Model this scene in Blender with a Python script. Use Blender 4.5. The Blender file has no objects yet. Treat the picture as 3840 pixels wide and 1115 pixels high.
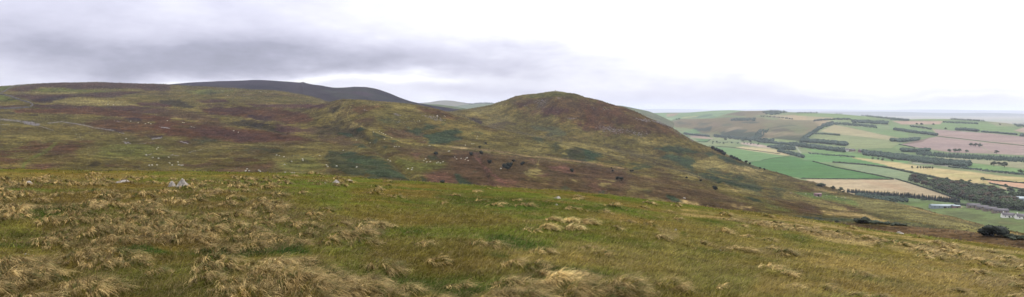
import bpy, math, random
import numpy as np

# ------------------------------------------------------------------ scene and camera
scene = bpy.context.scene
COL = scene.collection
rng = np.random.default_rng(7)
random.seed(7)
PI = math.pi

FOC = 1920.0 / math.tan(math.radians(37.5))     # focal length in photo pixels (3840 wide)
HOR = 412.0                                     # photo row of the eye-level horizon
PITCH = math.atan((557.5 - HOR) / FOC)
CP, SP = math.cos(PITCH), math.sin(PITCH)

cam_d = bpy.data.cameras.new('camera')
cam = bpy.data.objects.new('camera', cam_d)
COL.objects.link(cam)
cam_d.sensor_width = 36.0
cam_d.angle = math.radians(75.0)
cam.rotation_euler = (PI / 2 - PITCH, 0, 0)
cam_d.clip_start = 0.1
cam_d.clip_end = 90000.0
scene.camera = cam


def ray(px, py):
    """photo pixel -> azimuth (from +y to +x) and tangent of elevation"""
    px = np.asarray(px, float); py = np.asarray(py, float)
    a = (px - 1920.0) / FOC
    b = (557.5 - py) / FOC
    y = CP + b * SP
    z = -SP + b * CP
    return np.arctan2(a, y), z / np.hypot(a, y)


def project(x, y, z):
    dep = y * CP - z * SP
    up = y * SP + z * CP
    dep = np.maximum(dep, 0.05)
    return 1920.0 + FOC * x / dep, 557.5 - FOC * up / dep


# ------------------------------------------------------------------ small helpers
GAIN = 2.35


def C(r, g, b):
    """colour as seen under the overcast sky (sRGB) -> linear albedo"""
    o = []
    for v in (r, g, b):
        v /= 255.0
        v = v / 12.92 if v <= 0.04045 else ((v + 0.055) / 1.055) ** 2.4
        o.append(v / GAIN)
    return np.array(o)


_tabs = {}


def vnoise(x, y, seed=0):
    if seed not in _tabs:
        _tabs[seed] = np.random.default_rng(100 + seed).random((256, 256))
    t = _tabs[seed]
    xi = np.floor(x).astype(np.int64); yi = np.floor(y).astype(np.int64)
    fx = x - xi; fy = y - yi
    fx = fx * fx * (3 - 2 * fx); fy = fy * fy * (3 - 2 * fy)
    a = t[xi & 255, yi & 255]; b = t[(xi + 1) & 255, yi & 255]
    c = t[xi & 255, (yi + 1) & 255]; d = t[(xi + 1) & 255, (yi + 1) & 255]
    return (a * (1 - fx) + b * fx) * (1 - fy) + (c * (1 - fx) + d * fx) * fy


def fbm(x, y, octv=4, seed=0, gain=0.5):
    s = 0.0; amp = 1.0; tot = 0.0
    ca, sa = math.cos(0.6), math.sin(0.6)
    for o in range(octv):
        s = s + amp * vnoise(x, y, seed + o)
        tot += amp; amp *= gain
        x, y = (x * ca - y * sa) * 2.03 + 17.3, (x * sa + y * ca) * 2.03 + 5.1
    return s / tot - 0.5          # about -0.5 .. 0.5


def pchip_slopes(x, y):
    """x, y arrays (K, ...) -> slopes"""
    h = np.diff(x, axis=0); d = np.diff(y, axis=0) / h
    m = np.zeros_like(y)
    m[0] = d[0]; m[-1] = d[-1]
    if len(x) > 2:
        w1 = 2 * h[1:] + h[:-1]; w2 = h[1:] + 2 * h[:-1]
        same = (d[1:] * d[:-1]) > 0
        with np.errstate(divide='ignore', invalid='ignore'):
            mm = (w1 + w2) / (w1 / d[:-1] + w2 / d[1:])
        m[1:-1] = np.where(same, np.nan_to_num(mm), 0.0)
    return m


def hermite(x0, x1, y0, y1, m0, m1, f):
    h = x1 - x0
    f2 = f * f; f3 = f2 * f
    return (2 * f3 - 3 * f2 + 1) * y0 + (f3 - 2 * f2 + f) * h * m0 + (-2 * f3 + 3 * f2) * y1 + (f3 - f2) * h * m1


def pchip(xk, yk, x):
    xk = np.asarray(xk, float); yk = np.asarray(yk, float)
    x = np.clip(x, xk[0], xk[-1])
    m = pchip_slopes(xk, yk)
    i = np.clip(np.searchsorted(xk, x) - 1, 0, len(xk) - 2)
    f = (x - xk[i]) / (xk[i + 1] - xk[i])
    return hermite(xk[i], xk[i + 1], yk[i], yk[i + 1], m[i], m[i + 1], f)


def mesh_np(name, co, faces4=None, faces3=None, col=None, smooth=False):
    """fast mesh from arrays; quads and / or triangles; optional point colour"""
    me = bpy.data.meshes.new(name)
    n4 = 0 if faces4 is None else len(faces4)
    n3 = 0 if faces3 is None else len(faces3)
    me.vertices.add(len(co))
    me.vertices.foreach_set('co', np.ascontiguousarray(co, np.float32).ravel())
    loops = []
    if n4: loops.append(np.asarray(faces4, np.int32).ravel())
    if n3: loops.append(np.asarray(faces3, np.int32).ravel())
    lv = np.concatenate(loops)
    me.loops.add(len(lv))
    me.loops.foreach_set('vertex_index', lv)
    starts = np.concatenate([np.arange(n4, dtype=np.int32) * 4, n4 * 4 + np.arange(n3, dtype=np.int32) * 3])
    me.polygons.add(n4 + n3)
    me.polygons.foreach_set('loop_start', starts)
    if smooth:
        me.polygons.foreach_set('use_smooth', np.ones(n4 + n3, bool))
    me.update(calc_edges=True)
    if col is not None:
        at = me.color_attributes.new('tint', 'FLOAT_COLOR', 'POINT')
        c4 = np.ones((len(co), 4), np.float32); c4[:, :3] = col
        at.data.foreach_set('color', c4.ravel())
    return me


def link(name, me, mat=None, parent=None):
    o = bpy.data.objects.new(name, me)
    COL.objects.link(o)
    if mat is not None and me is not None and len(me.materials) == 0:
        for m in (mat if isinstance(mat, (list, tuple)) else [mat]):
            me.materials.append(m)
    if parent is not None:
        o.parent = parent
    return o


def tag(o, label=None, cat=None, group=None, kind=None):
    if label: o['label'] = label
    if cat: o['category'] = cat
    if group: o['group'] = group
    if kind: o['kind'] = kind
    return o


def empty(name, loc, rz=0.0):
    o = bpy.data.objects.new(name, None)
    COL.objects.link(o)
    o.location = loc; o.rotation_euler = (0, 0, rz)
    o.empty_display_size = 0.3
    return o


# ------------------------------------------------------------------ materials
def new_mat(name):
    m = bpy.data.materials.new(name)
    m.use_nodes = True
    nt = m.node_tree
    for n in list(nt.nodes):
        nt.nodes.remove(n)
    out = nt.nodes.new('ShaderNodeOutputMaterial')
    bs = nt.nodes.new('ShaderNodeBsdfPrincipled')
    nt.links.new(bs.outputs[0], out.inputs['Surface'])
    bs.inputs['Roughness'].default_value = 0.9
    bs.inputs['Specular IOR Level'].default_value = 0.15
    return m, nt, bs


def N(nt, kind, **kw):
    n = nt.nodes.new(kind)
    for k, v in kw.items():
        setattr(n, k, v)
    return n


def noise_val(nt, coord, scale, detail, lo, hi, rough=0.6, dist=0.0, fmin=0.3, fmax=0.7):
    t = N(nt, 'ShaderNodeTexNoise')
    t.inputs['Scale'].default_value = scale
    t.inputs['Detail'].default_value = detail
    t.inputs['Roughness'].default_value = rough
    t.inputs['Distortion'].default_value = dist
    nt.links.new(coord, t.inputs['Vector'])
    r = N(nt, 'ShaderNodeMapRange')
    r.inputs['From Min'].default_value = fmin; r.inputs['From Max'].default_value = fmax
    r.inputs['To Min'].default_value = lo; r.inputs['To Max'].default_value = hi
    nt.links.new(t.outputs['Fac'], r.inputs['Value'])
    return r.outputs['Result'], t.outputs['Fac']


def mul(nt, a, b):
    m = N(nt, 'ShaderNodeMath', operation='MULTIPLY')
    nt.links.new(a, m.inputs[0]); nt.links.new(b, m.inputs[1])
    return m.outputs[0]


def veg_material(name, scales, spans, bump_scale, bump_dist, tintcol=(1.12, 1.0, 0.8)):
    """ground cover: the painted plant cover times several sizes of natural variation"""
    m, nt, bs = new_mat(name)
    at = N(nt, 'ShaderNodeAttribute', attribute_name='tint')
    geo = N(nt, 'ShaderNodeNewGeometry')
    pos = geo.outputs['Position']
    v = None
    for s, (lo, hi) in zip(scales, spans):
        r, _ = noise_val(nt, pos, s, 3.0, lo, hi)
        v = r if v is None else mul(nt, v, r)
    sc = N(nt, 'ShaderNodeVectorMath', operation='SCALE')
    nt.links.new(at.outputs['Color'], sc.inputs[0]); nt.links.new(v, sc.inputs['Scale'])
    # hue drift between greener and drier plants
    r, _ = noise_val(nt, pos, scales[0] * 0.7, 4.0, 0.0, 1.0)
    mix = N(nt, 'ShaderNodeMix', data_type='RGBA', blend_type='MULTIPLY')
    nt.links.new(r, mix.inputs['Factor'])
    nt.links.new(sc.outputs[0], mix.inputs[6])
    mix.inputs[7].default_value = (*tintcol, 1)
    nt.links.new(mix.outputs[2], bs.inputs['Base Color'])
    bt = N(nt, 'ShaderNodeTexNoise')
    bt.inputs['Scale'].default_value = bump_scale; bt.inputs['Detail'].default_value = 4.0
    nt.links.new(pos, bt.inputs['Vector'])
    bp = N(nt, 'ShaderNodeBump')
    bp.inputs['Distance'].default_value = bump_dist
    bp.inputs['Strength'].default_value = 0.8
    nt.links.new(bt.outputs['Fac'], bp.inputs['Height'])
    nt.links.new(bp.outputs[0], bs.inputs['Normal'])
    bs.inputs['Roughness'].default_value = 1.0
    bs.inputs['Specular IOR Level'].default_value = 0.0
    return m


def streaked(m, ang, sx, sy, lo, hi):
    nt = m.node_tree
    bs = [n for n in nt.nodes if n.type == 'BSDF_PRINCIPLED'][0]
    src = bs.inputs['Base Color'].links[0].from_socket
    geo = N(nt, 'ShaderNodeNewGeometry')
    mp = N(nt, 'ShaderNodeMapping'); mp.inputs['Rotation'].default_value = (0, 0, ang); mp.inputs['Scale'].default_value = (sx, sy, 0.0)
    nt.links.new(geo.outputs['Position'], mp.inputs['Vector'])
    r, _ = noise_val(nt, mp.outputs[0], 1.0, 4.0, lo, hi)
    sc = N(nt, 'ShaderNodeVectorMath', operation='SCALE')
    nt.links.new(src, sc.inputs[0]); nt.links.new(r, sc.inputs['Scale'])
    nt.links.new(sc.outputs[0], bs.inputs['Base Color'])


def plain(name, col, rough=0.85, var=0.25, scale=1.0, bump=0.0, obj_random=0.0, spec=0.15):
    m, nt, bs = new_mat(name)
    tc = N(nt, 'ShaderNodeTexCoord')
    r, f = noise_val(nt, tc.outputs['Object'], scale, 4.0, 1 - var, 1 + var)
    v = r
    if obj_random:
        oi = N(nt, 'ShaderNodeObjectInfo')
        mr = N(nt, 'ShaderNodeMapRange')
        mr.inputs['To Min'].default_value = 1 - obj_random; mr.inputs['To Max'].default_value = 1 + obj_random
        nt.links.new(oi.outputs['Random'], mr.inputs['Value'])
        v = mul(nt, r, mr.outputs['Result'])
    sc = N(nt, 'ShaderNodeVectorMath', operation='SCALE')
    sc.inputs[0].default_value = tuple(col)
    nt.links.new(v, sc.inputs['Scale'])
    nt.links.new(sc.outputs[0], bs.inputs['Base Color'])
    bs.inputs['Roughness'].default_value = rough
    bs.inputs['Specular IOR Level'].default_value = spec
    if bump:
        bp = N(nt, 'ShaderNodeBump')
        bp.inputs['Distance'].default_value = bump
        nt.links.new(f, bp.inputs['Height'])
        nt.links.new(bp.outputs[0], bs.inputs['Normal'])
    return m


def blade_material(name):
    m, nt, bs = new_mat(name)
    at = N(nt, 'ShaderNodeAttribute', attribute_name='tint')
    nt.links.new(at.outputs['Color'], bs.inputs['Base Color'])
    bs.inputs['Roughness'].default_value = 0.75
    bs.inputs['Specular IOR Level'].default_value = 0.12
    tr = N(nt, 'ShaderNodeBsdfTranslucent')
    nt.links.new(at.outputs['Color'], tr.inputs['Color'])
    mx = N(nt, 'ShaderNodeMixShader')
    mx.inputs[0].default_value = 0.25
    nt.links.new(bs.outputs[0], mx.inputs[1]); nt.links.new(tr.outputs[0], mx.inputs[2])
    out = [n for n in nt.nodes if n.type == 'OUTPUT_MATERIAL'][0]
    nt.links.new(mx.outputs[0], out.inputs['Surface'])
    return m


M_moor = veg_material('moor_plants', (0.012, 0.07, 0.25, 0.8), ((0.85, 1.12), (0.66, 1.26), (0.45, 1.5), (0.5, 1.45)), 0.5, 1.3, (1.06, 1.0, 0.88))
M_far = veg_material('far_hill_plants', (0.004, 0.02, 0.12, 0.3), ((0.85, 1.15), (0.75, 1.25), (0.7, 1.3), (0.8, 1.2)), 0.1, 2.0, (1.06, 1.0, 0.9))
M_farm = veg_material('farmland_cover', (0.006, 0.03, 0.15, 0.5), ((0.9, 1.1), (0.88, 1.12), (0.84, 1.16), (0.82, 1.18)), 0.3, 0.4, (1.05, 1.0, 0.92))
streaked(M_farm, 0.5, 0.004, 0.11, 0.86, 1.14)
streaked(M_farm, 0.5, 0.002, 0.03, 0.9, 1.1)
M_turf = veg_material('turf_soil', (0.35, 1.6, 7.0, 26.0), ((0.85, 1.15), (0.7, 1.3), (0.6, 1.4), (0.55, 1.45)), 18.0, 0.05)
M_blade = blade_material('grass_blades')
M_rock = plain('lichen_rock', C(192, 183, 175), 0.95, 0.5, 5.0, 0.12)
M_scree = plain('grey_scree', C(150, 142, 144), 0.95, 0.3, 0.5, 0.1)
M_wallstone = plain('drystone', C(94, 88, 90), 0.95, 0.35, 0.8, 0.2)
M_wool = plain('wool', (.35, .335, .295), 0.95, 0.08, 6.0, 0.03)
M_leaf_d = plain('dark_scrub_leaves', C(36, 44, 36), 0.8, 0.35, 0.8, 0.0, 0.25)
M_leaf_b = plain('broadleaf_leaves', C(82, 95, 62), 0.8, 0.5, 0.25, 0.0, 0.5)
M_leaf_r = plain('copper_broadleaf_leaves', C(96, 80, 58), 0.8, 0.4, 0.25, 0.0, 0.3)
M_leaf_c = plain('conifer_needles', C(34, 48, 38), 0.8, 0.4, 0.4, 0.0, 0.25)
M_wood = plain('wood_mass_leaves', C(76, 96, 80), 0.8, 0.5, 0.06, 0.0, 0.12)
M_leaf_g = plain('grey_green_scrub_leaves', C(66, 74, 56), 0.8, 0.45, 0.9, 0.0, 0.3)
M_bark = plain('bark', C(70, 62, 52), 0.95, 0.3, 2.0, 0.03)
M_hedge = plain('hedge_leaves', C(62, 72, 50), 0.85, 0.4, 0.3, 0.1, 0.2)
M_white = plain('white_render', (.56, .55, .53), 0.9, 0.06, 1.0)
M_slate = plain('slate_roof', C(118, 112, 118), 0.7, 0.2, 1.5, 0.02)
M_stonewall = plain('sandstone', C(160, 145, 132), 0.95, 0.2, 1.2, 0.03)
M_tin = plain('painted_tin', (.16, .195, .22), 0.5, 0.1, 0.5, 0.0, 0.1, 0.4)
M_pinktin = plain('faded_red_tin', C(170, 135, 140), 0.6, 0.15, 1.0)
M_glass = plain('window_glass', (0.03, 0.035, 0.04), 0.15, 0.1, 1.0, 0, 0, 0.5)
M_door = plain('door_paint', C(70, 60, 55), 0.6, 0.1, 1.0)
M_fleck = plain('flower_head', C(205, 190, 160), 0.9, 0.1, 8.0)
M_peat = plain('bare_peat', C(74, 40, 36), 1.0, 0.3, 9.0, 0.02)


# ------------------------------------------------------------------ terrain layers
class Layer:
    """height field on a polar fan round the viewpoint: feature curves give distance and height"""

    def __init__(self, curves, px0, px1, ncol, rows, noise=()):
        az0 = math.atan((px0 - 1920) / FOC); az1 = math.atan((px1 - 1920) / FOC)
        self.az = np.linspace(az0, az1, ncol)
        Dk, Zk = [], []
        for cv in curves:
            a, t, d = [], [], []
            for p in cv:
                if len(p) == 4:                    # (px, 'z', z, d)
                    a.append(math.atan((p[0] - 1920) / FOC)); t.append(p[2] / p[3]); d.append(p[3])
                else:
                    aa, tt = ray(p[0], p[1]); a.append(float(aa)); t.append(float(tt)); d.append(p[2])
            dd = pchip(a, d, self.az); tt = pchip(a, t, self.az)
            Dk.append(dd); Zk.append(tt * dd)
        Dk = np.array(Dk); Zk = np.array(Zk)
        for k in range(1, len(Dk)):
            Dk[k] = np.maximum(Dk[k], Dk[k - 1] * 1.01 + 1)
        m = pchip_slopes(Dk, Zk)
        R, Z = [], []
        self.kidx = [0]
        for k in range(len(Dk) - 1):
            n = rows[k]
            fr = np.arange(n) / n if k < len(Dk) - 2 else np.arange(n + 1) / n
            for f in fr:
                R.append(Dk[k] + (Dk[k + 1] - Dk[k]) * f)
                Z.append(hermite(Dk[k], Dk[k + 1], Zk[k], Zk[k + 1], m[k], m[k + 1], f))
            self.kidx.append(len(R) - 1 if k == len(Dk) - 2 else len(R))
        self.R = np.array(R).T; self.Z = np.array(Z).T          # (ncol, nrow)
        self.X = self.R * np.sin(self.az)[:, None]; self.Y = self.R * np.cos(self.az)[:, None]
        for amp, size, octv, seed in noise:
            a = amp(self) if callable(amp) else amp
            self.Z = self.Z + a * 2 * fbm(self.X / size + 31, self.Y / size + 57, octv, seed)

    def col(self, az):
        f = (az - self.az[0]) / (self.az[-1] - self.az[0]) * (len(self.az) - 1)
        f = min(max(f, 0.0), len(self.az) - 1.001)
        i = int(f); w = f - i
        return self.R[i] * (1 - w) + self.R[i + 1] * w, self.Z[i] * (1 - w) + self.Z[i + 1] * w

    def z(self, x, y):
        R, Z = self.col(math.atan2(x, y))
        return float(np.interp(math.hypot(x, y), R, Z))

    def hit(self, px, py, start=0):
        az, t = ray(px, py); az = float(az); t = float(t)
        R, Z = self.col(az)
        T = Z / R
        w = np.nonzero(T[start:] >= t)[0]
        if len(w) == 0:
            i = int(np.argmax(T[start:])) + start; r = R[i]; z = Z[i]
        else:
            i = w[0] + start
            if i == 0: r = R[0]; z = Z[0]
            else:
                f = (t - T[i - 1]) / (T[i] - T[i - 1] + 1e-12)
                f = min(max(f, 0), 1)
                r = R[i - 1] + (R[i] - R[i - 1]) * f; z = Z[i - 1] + (Z[i] - Z[i - 1]) * f
        return r * math.sin(az), r * math.cos(az), float(z)

    def build(self, name, mat, col=None):
        nc, nr = self.R.shape
        co = np.stack([self.X, self.Y, self.Z], -1).reshape(-1, 3)
        i = np.arange(nc - 1)[:, None] * nr + np.arange(nr - 1)[None, :]
        f = np.stack([i, i + nr, i + nr + 1, i + 1], -1).reshape(-1, 4)
        o = link(name, mesh_np(name, co, f, col=None if col is None else col.reshape(-1, 3), smooth=True), mat)
        o['kind'] = 'structure'
        return o


TILES = {'S': (0, 0, 1.0), 'A': (0, 290, 1.825), 'B': (600, 290, 1.825), 'C': (1200, 290, 1.825), 'D': (1700, 330, 1.825),
         'E': (2200, 400, 1.825), 'F': (2500, 380, 2.494), 'G': (2900, 380, 2.494), 'H': (3340, 380, 2.494),
         'I': (3000, 640, 2.671), 'J': (3400, 640, 2.493), 'K': (2560, 650, 2.494),
         'L': (0, 620, 1.5108), 'Q': (1280, 650, 1.6085), 'T': (2560, 800, 2.0125)}


def tl(t, pts):
    ox, oy, s = TILES[t]
    return [(ox + x / s, oy + y / s) for x, y in pts]


def sd_poly(P, x, y):
    """signed distance (negative inside)"""
    d = np.full(x.shape, 1e18); ins = np.zeros(x.shape, bool)
    n = len(P)
    for k in range(n):
        x0, y0 = P[k]; x1, y1 = P[(k + 1) % n]
        ex, ey = x1 - x0, y1 - y0
        L = ex * ex + ey * ey + 1e-9
        t = np.clip(((x - x0) * ex + (y - y0) * ey) / L, 0, 1)
        d = np.minimum(d, (x - x0 - ex * t) ** 2 + (y - y0 - ey * t) ** 2)
        if (y0 > -1e9) and y0 != y1:
            c = ((y0 > y) != (y1 > y)) & (x < ex * (y - y0) / (y1 - y0) + x0)
            ins ^= c
    d = np.sqrt(d)
    return np.where(ins, -d, d)


def sd_line(P, x, y):
    d = np.full(x.shape, 1e18)
    for k in range(len(P) - 1):
        x0, y0 = P[k]; x1, y1 = P[k + 1]
        ex, ey = x1 - x0, y1 - y0
        L = ex * ex + ey * ey + 1e-9
        t = np.clip(((x - x0) * ex + (y - y0) * ey) / L, 0, 1)
        d = np.minimum(d, (x - x0 - ex * t) ** 2 + (y - y0 - ey * t) ** 2)
    return np.sqrt(d)


def paint(col, px, py, jit, patches):
    """patches: (tile, colour, points[, soft, jitter, opacity, linewidth])"""
    for p in patches:
        t, c, pts = p[0], p[1], tl(p[0], p[2])
        o = p[3] if len(p) > 3 else {}
        soft = o.get('s', 5.0); ja = o.get('j', 14.0); op = o.get('o', 0.9); w = o.get('w')
        xs = [q[0] for q in pts]; ys = [q[1] for q in pts]
        mg = soft + ja + (w or 0) + 4
        sel = (px > min(xs) - mg) & (px < max(xs) + mg) & (py > min(ys) - mg) & (py < max(ys) + mg)
        idx = np.nonzero(sel)[0]
        if len(idx) == 0:
            continue
        x = px[idx]; y = py[idx]
        d = sd_line(pts, x, y) - w if w else sd_poly(pts, x, y)
        d = d + jit[idx] * ja * 2
        a = np.clip(0.5 - d / (2 * soft), 0, 1); a = a * a * (3 - 2 * a) * op
        col[idx] += (c - col[idx]) * a[:, None]
    return col

# ------------------------------------------------------------------ palette
OLIVE = C(112, 100, 56); OLIVE2 = C(98, 90, 50); GREEN = C(96, 106, 50); YEL = C(146, 134, 84); STRAW = C(178, 156, 108)
HEATH = C(88, 59, 45); PURP = C(74, 53, 51); DARKP = C(50, 40, 48); MAGEN = C(80, 52, 56)
BRACK = C(55, 73, 55); BRACK2 = C(60, 66, 46); BROWN = C(90, 70, 54); RUSH = C(56, 50, 36); PINK = C(128, 90, 80); GREYS = C(140, 134, 134)

# ------------------------------------------------------------------ the moor, the cone hill and the near valley side
FG_CREST = [(-500, 655), (0, 652), (300, 656), (600, 653), (900, 655), (1200, 665), (1330, 675), (1500, 690), (1680, 698), (1900, 712),
            (2100, 724), (2300, 745), (2500, 775), (2700, 800), (2900, 822), (3000, 832), (3150, 855), (3262, 872), (3400, 889),
            (3560, 909), (3721, 930), (3840, 942), (4400, 1010)]

M0 = [(-400, 'z', -44, 130), (1200, 'z', -44, 130), (2300, 'z', -46, 130), (2800, 'z', -42, 130), (3000, 'z', -36, 130), (3200, 'z', -30, 122),
      (3840, 'z', -28, 110), (4400, 'z', -30, 105)]
M1 = [(-400, 655, 400), (0, 652, 400), (600, 652, 400), (1000, 655, 390), (1330, 677, 370), (1500, 690, 360), (1700, 698, 360), (1900, 710, 370),
      (2300, 742, 390), (2600, 784, 390), (2850, 815, 360), (3000, 834, 300), (3150, 842, 240), (3250, 844, 220), (3441, 853, 215),
      (3600, 869, 205), (3664, 875, 200), (3840, 898, 190), (4400, 975, 180)]
M2 = [(-400, 570, 560), (0, 565, 560), (600, 565, 560), (1000, 575, 540), (1300, 592, 500), (1450, 602, 480), (1700, 605, 500), (2000, 632, 500),
      (2300, 667, 500), (2600, 712, 500), (2850, 762, 470), (3000, 800, 420), (3150, 830, 380), (3300, 842, 340), (3441, 852, 320),
      (3600, 869, 300), (3840, 908, 290), (4400, 985, 270)]
M3 = [(-400, 445, 850), (0, 443, 850), (300, 442, 850), (600, 450, 830), (900, 470, 800), (1150, 500, 750), (1300, 530, 680), (1400, 532, 640),
      (1550, 522, 680), (1700, 532, 680), (1900, 562, 660), (2100, 587, 640), (2300, 622, 640), (2600, 662, 640), (2850, 717, 620),
      (3000, 752, 580), (3150, 787, 540), (3300, 812, 480), (3441, 828, 430), (3600, 853, 400), (3840, 893, 370), (4400, 970, 330)]
M4 = [(-400, 385, 1050), (0, 380, 1050), (300, 375, 1100), (600, 385, 1080), (900, 400, 1000), (1100, 405, 980), (1180, 395, 960), (1249, 380, 940),
      (1293, 373, 920), (1364, 375, 910), (1447, 383, 920), (1529, 391, 920), (1573, 397, 920), (1638, 411, 910), (1700, 428, 900),
      (1850, 472, 860), (2000, 510, 820), (2177, 538, 780), (2340, 579, 760), (2600, 640, 740), (2850, 695, 720), (3000, 730, 690),
      (3150, 765, 640), (3300, 790, 570), (3441, 810, 500), (3600, 841, 450), (3840, 886, 400), (4400, 960, 350)]
M5 = [(-400, 352, 1250), (0, 350, 1250), (300, 343, 1280), (600, 345, 1300), (900, 365, 1200), (1100, 380, 1130), (1180, 387, 1110), (1240, 396, 1080), (1400, 407, 1080),
      (1560, 414, 1080), (1700, 425, 1050), (1850, 466, 1000), (2000, 500, 950), (2177, 532, 900), (2340, 570, 870), (2600, 620, 840),
      (2850, 670, 820), (3000, 710, 790), (3150, 745, 720), (3300, 775, 640), (3441, 797, 560), (3600, 830, 490), (3840, 884, 420), (4400, 955, 365)]
M6 = [(-400, 335, 1500), (0, 325, 1500), (60, 320, 1500), (95, 317, 1500), (250, 313, 1500), (400, 312, 1500), (560, 315, 1500), (611, 318, 1480), (737, 327, 1450),
      (874, 331, 1400), (1038, 342, 1350), (1148, 358, 1300), (1203, 372, 1250), (1225, 380, 1250), (1300, 390, 1250), (1560, 409, 1250), (1690, 420, 1250),
      (1720, 416, 1250), (1760, 410, 1250), (1840, 394, 1240), (1859, 387, 1230), (1892, 377, 1220), (1935, 363, 1210), (1974, 356, 1200),
      (2012, 353, 1190), (2050, 346, 1170), (2083, 342, 1150), (2116, 346, 1140), (2166, 357, 1130), (2193, 367, 1120), (2248, 378, 1110),
      (2303, 393, 1090), (2340, 401, 1080), (2381, 416, 1070), (2430, 440, 1060), (2474, 457, 1050), (2529, 482, 1040), (2556, 500, 1035),
      (2594, 522, 1030), (2638, 541, 1020), (2693, 562, 1000), (2720, 577, 990), (2775, 600, 970), (2840, 627, 950), (2921, 650, 930),
      (3000, 674, 900), (3037, 680, 890), (3097, 702, 860), (3168, 720, 820), (3225, 735, 780), (3318, 752, 740), (3400, 772, 690),
      (3480, 796, 640), (3560, 816, 590), (3641, 837, 540), (3705, 853, 500), (3821, 883, 450), (4400, 960, 390)]
M7 = [(-400, 'z', 25, 2000), (600, 'z', 20, 1900), (1200, 'z', -40, 1600), (1700, 'z', -40, 1600), (1900, 'z', -60, 1500), (2100, 'z', -60, 1500),
      (2500, 'z', -150, 1350), (3000, 'z', -150, 1080), (3400, 'z', -150, 850), (3840, 'z', -150, 620), (4400, 'z', -150, 560)]
moor = Layer([M0, M1, M2, M3, M4, M5, M6, M7], -330, 4170, 1150, [34, 80, 100, 95, 60, 110, 14],
             [(2.2, 55.0, 3, 10), (0.45, 7.0, 2, 20)])
ppx, ppy = project(moor.X, moor.Y, moor.Z)
for t_, ln, dep, wd in (('C', [(330, 440), (420, 510), (480, 555), (540, 610), (610, 665), (640, 700)], 2.6, 13), ('C', [(70, 200), (90, 260), (160, 330), (250, 390), (330, 440)], 1.5, 14),
                        ('B', [(420, 300), (560, 300), (700, 335), (860, 372)], 3.0, 8), ('D', [(90, 185), (200, 238), (400, 284), (700, 345), (1000, 425), (1168, 462)], 3.0, 7),
                        ('E', [(480, 385), (700, 438), (900, 508)], 2.5, 8), ('C', [(1060, 520), (1110, 590), (1150, 680), (1190, 740)], 1.5, 6), ('C', [(560, 440), (700, 466), (900, 476), (1168, 510)], 1.2, 5), ('D', [(0, 408), (300, 438), (700, 490), (1168, 556)], 1.2, 5)):
    dd_ = sd_line(tl(t_, ln), ppx, ppy)
    moor.Z = moor.Z - dep * np.exp(-(dd_ / wd) ** 2) * (np.arange(moor.Z.shape[1])[None, :] > moor.kidx[1])
ppx = ppx.ravel(); ppy = ppy.ravel()
xx, yy = moor.X.ravel(), moor.Y.ravel()
jit = fbm(xx / 26, yy / 26, 4, 40, 0.6)
jit_f = fbm(xx / 5.0, yy / 9.0, 2, 50)
jit = jit * 0.75 + jit_f * 0.6
n1 = np.clip(fbm(xx / 70, yy / 70, 5, 60) * 2.4 + 0.5, 0, 1)[:, None]
n2 = np.clip(fbm(xx / 28, yy / 40, 4, 70) * 3.4 - 0.05, 0, 1)[:, None]
n3 = np.clip(fbm(xx / 35, yy / 30, 4, 80) * 3.4 - 0.25, 0, 1)[:, None]
mcol = OLIVE2 * (1 - n1) + OLIVE * n1
mcol = mcol * (1 - 0.6 * n2) + BROWN * 0.6 * n2
mcol = mcol * (1 - 0.5 * n3) + YEL * 0.5 * n3
F = {'s': 9, 'j': 26, 'o': .82}
FN = {'s': 4, 'j': 12, 'o': .85}
LO = {'s': 12, 'j': 24, 'o': 0.7}
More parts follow.
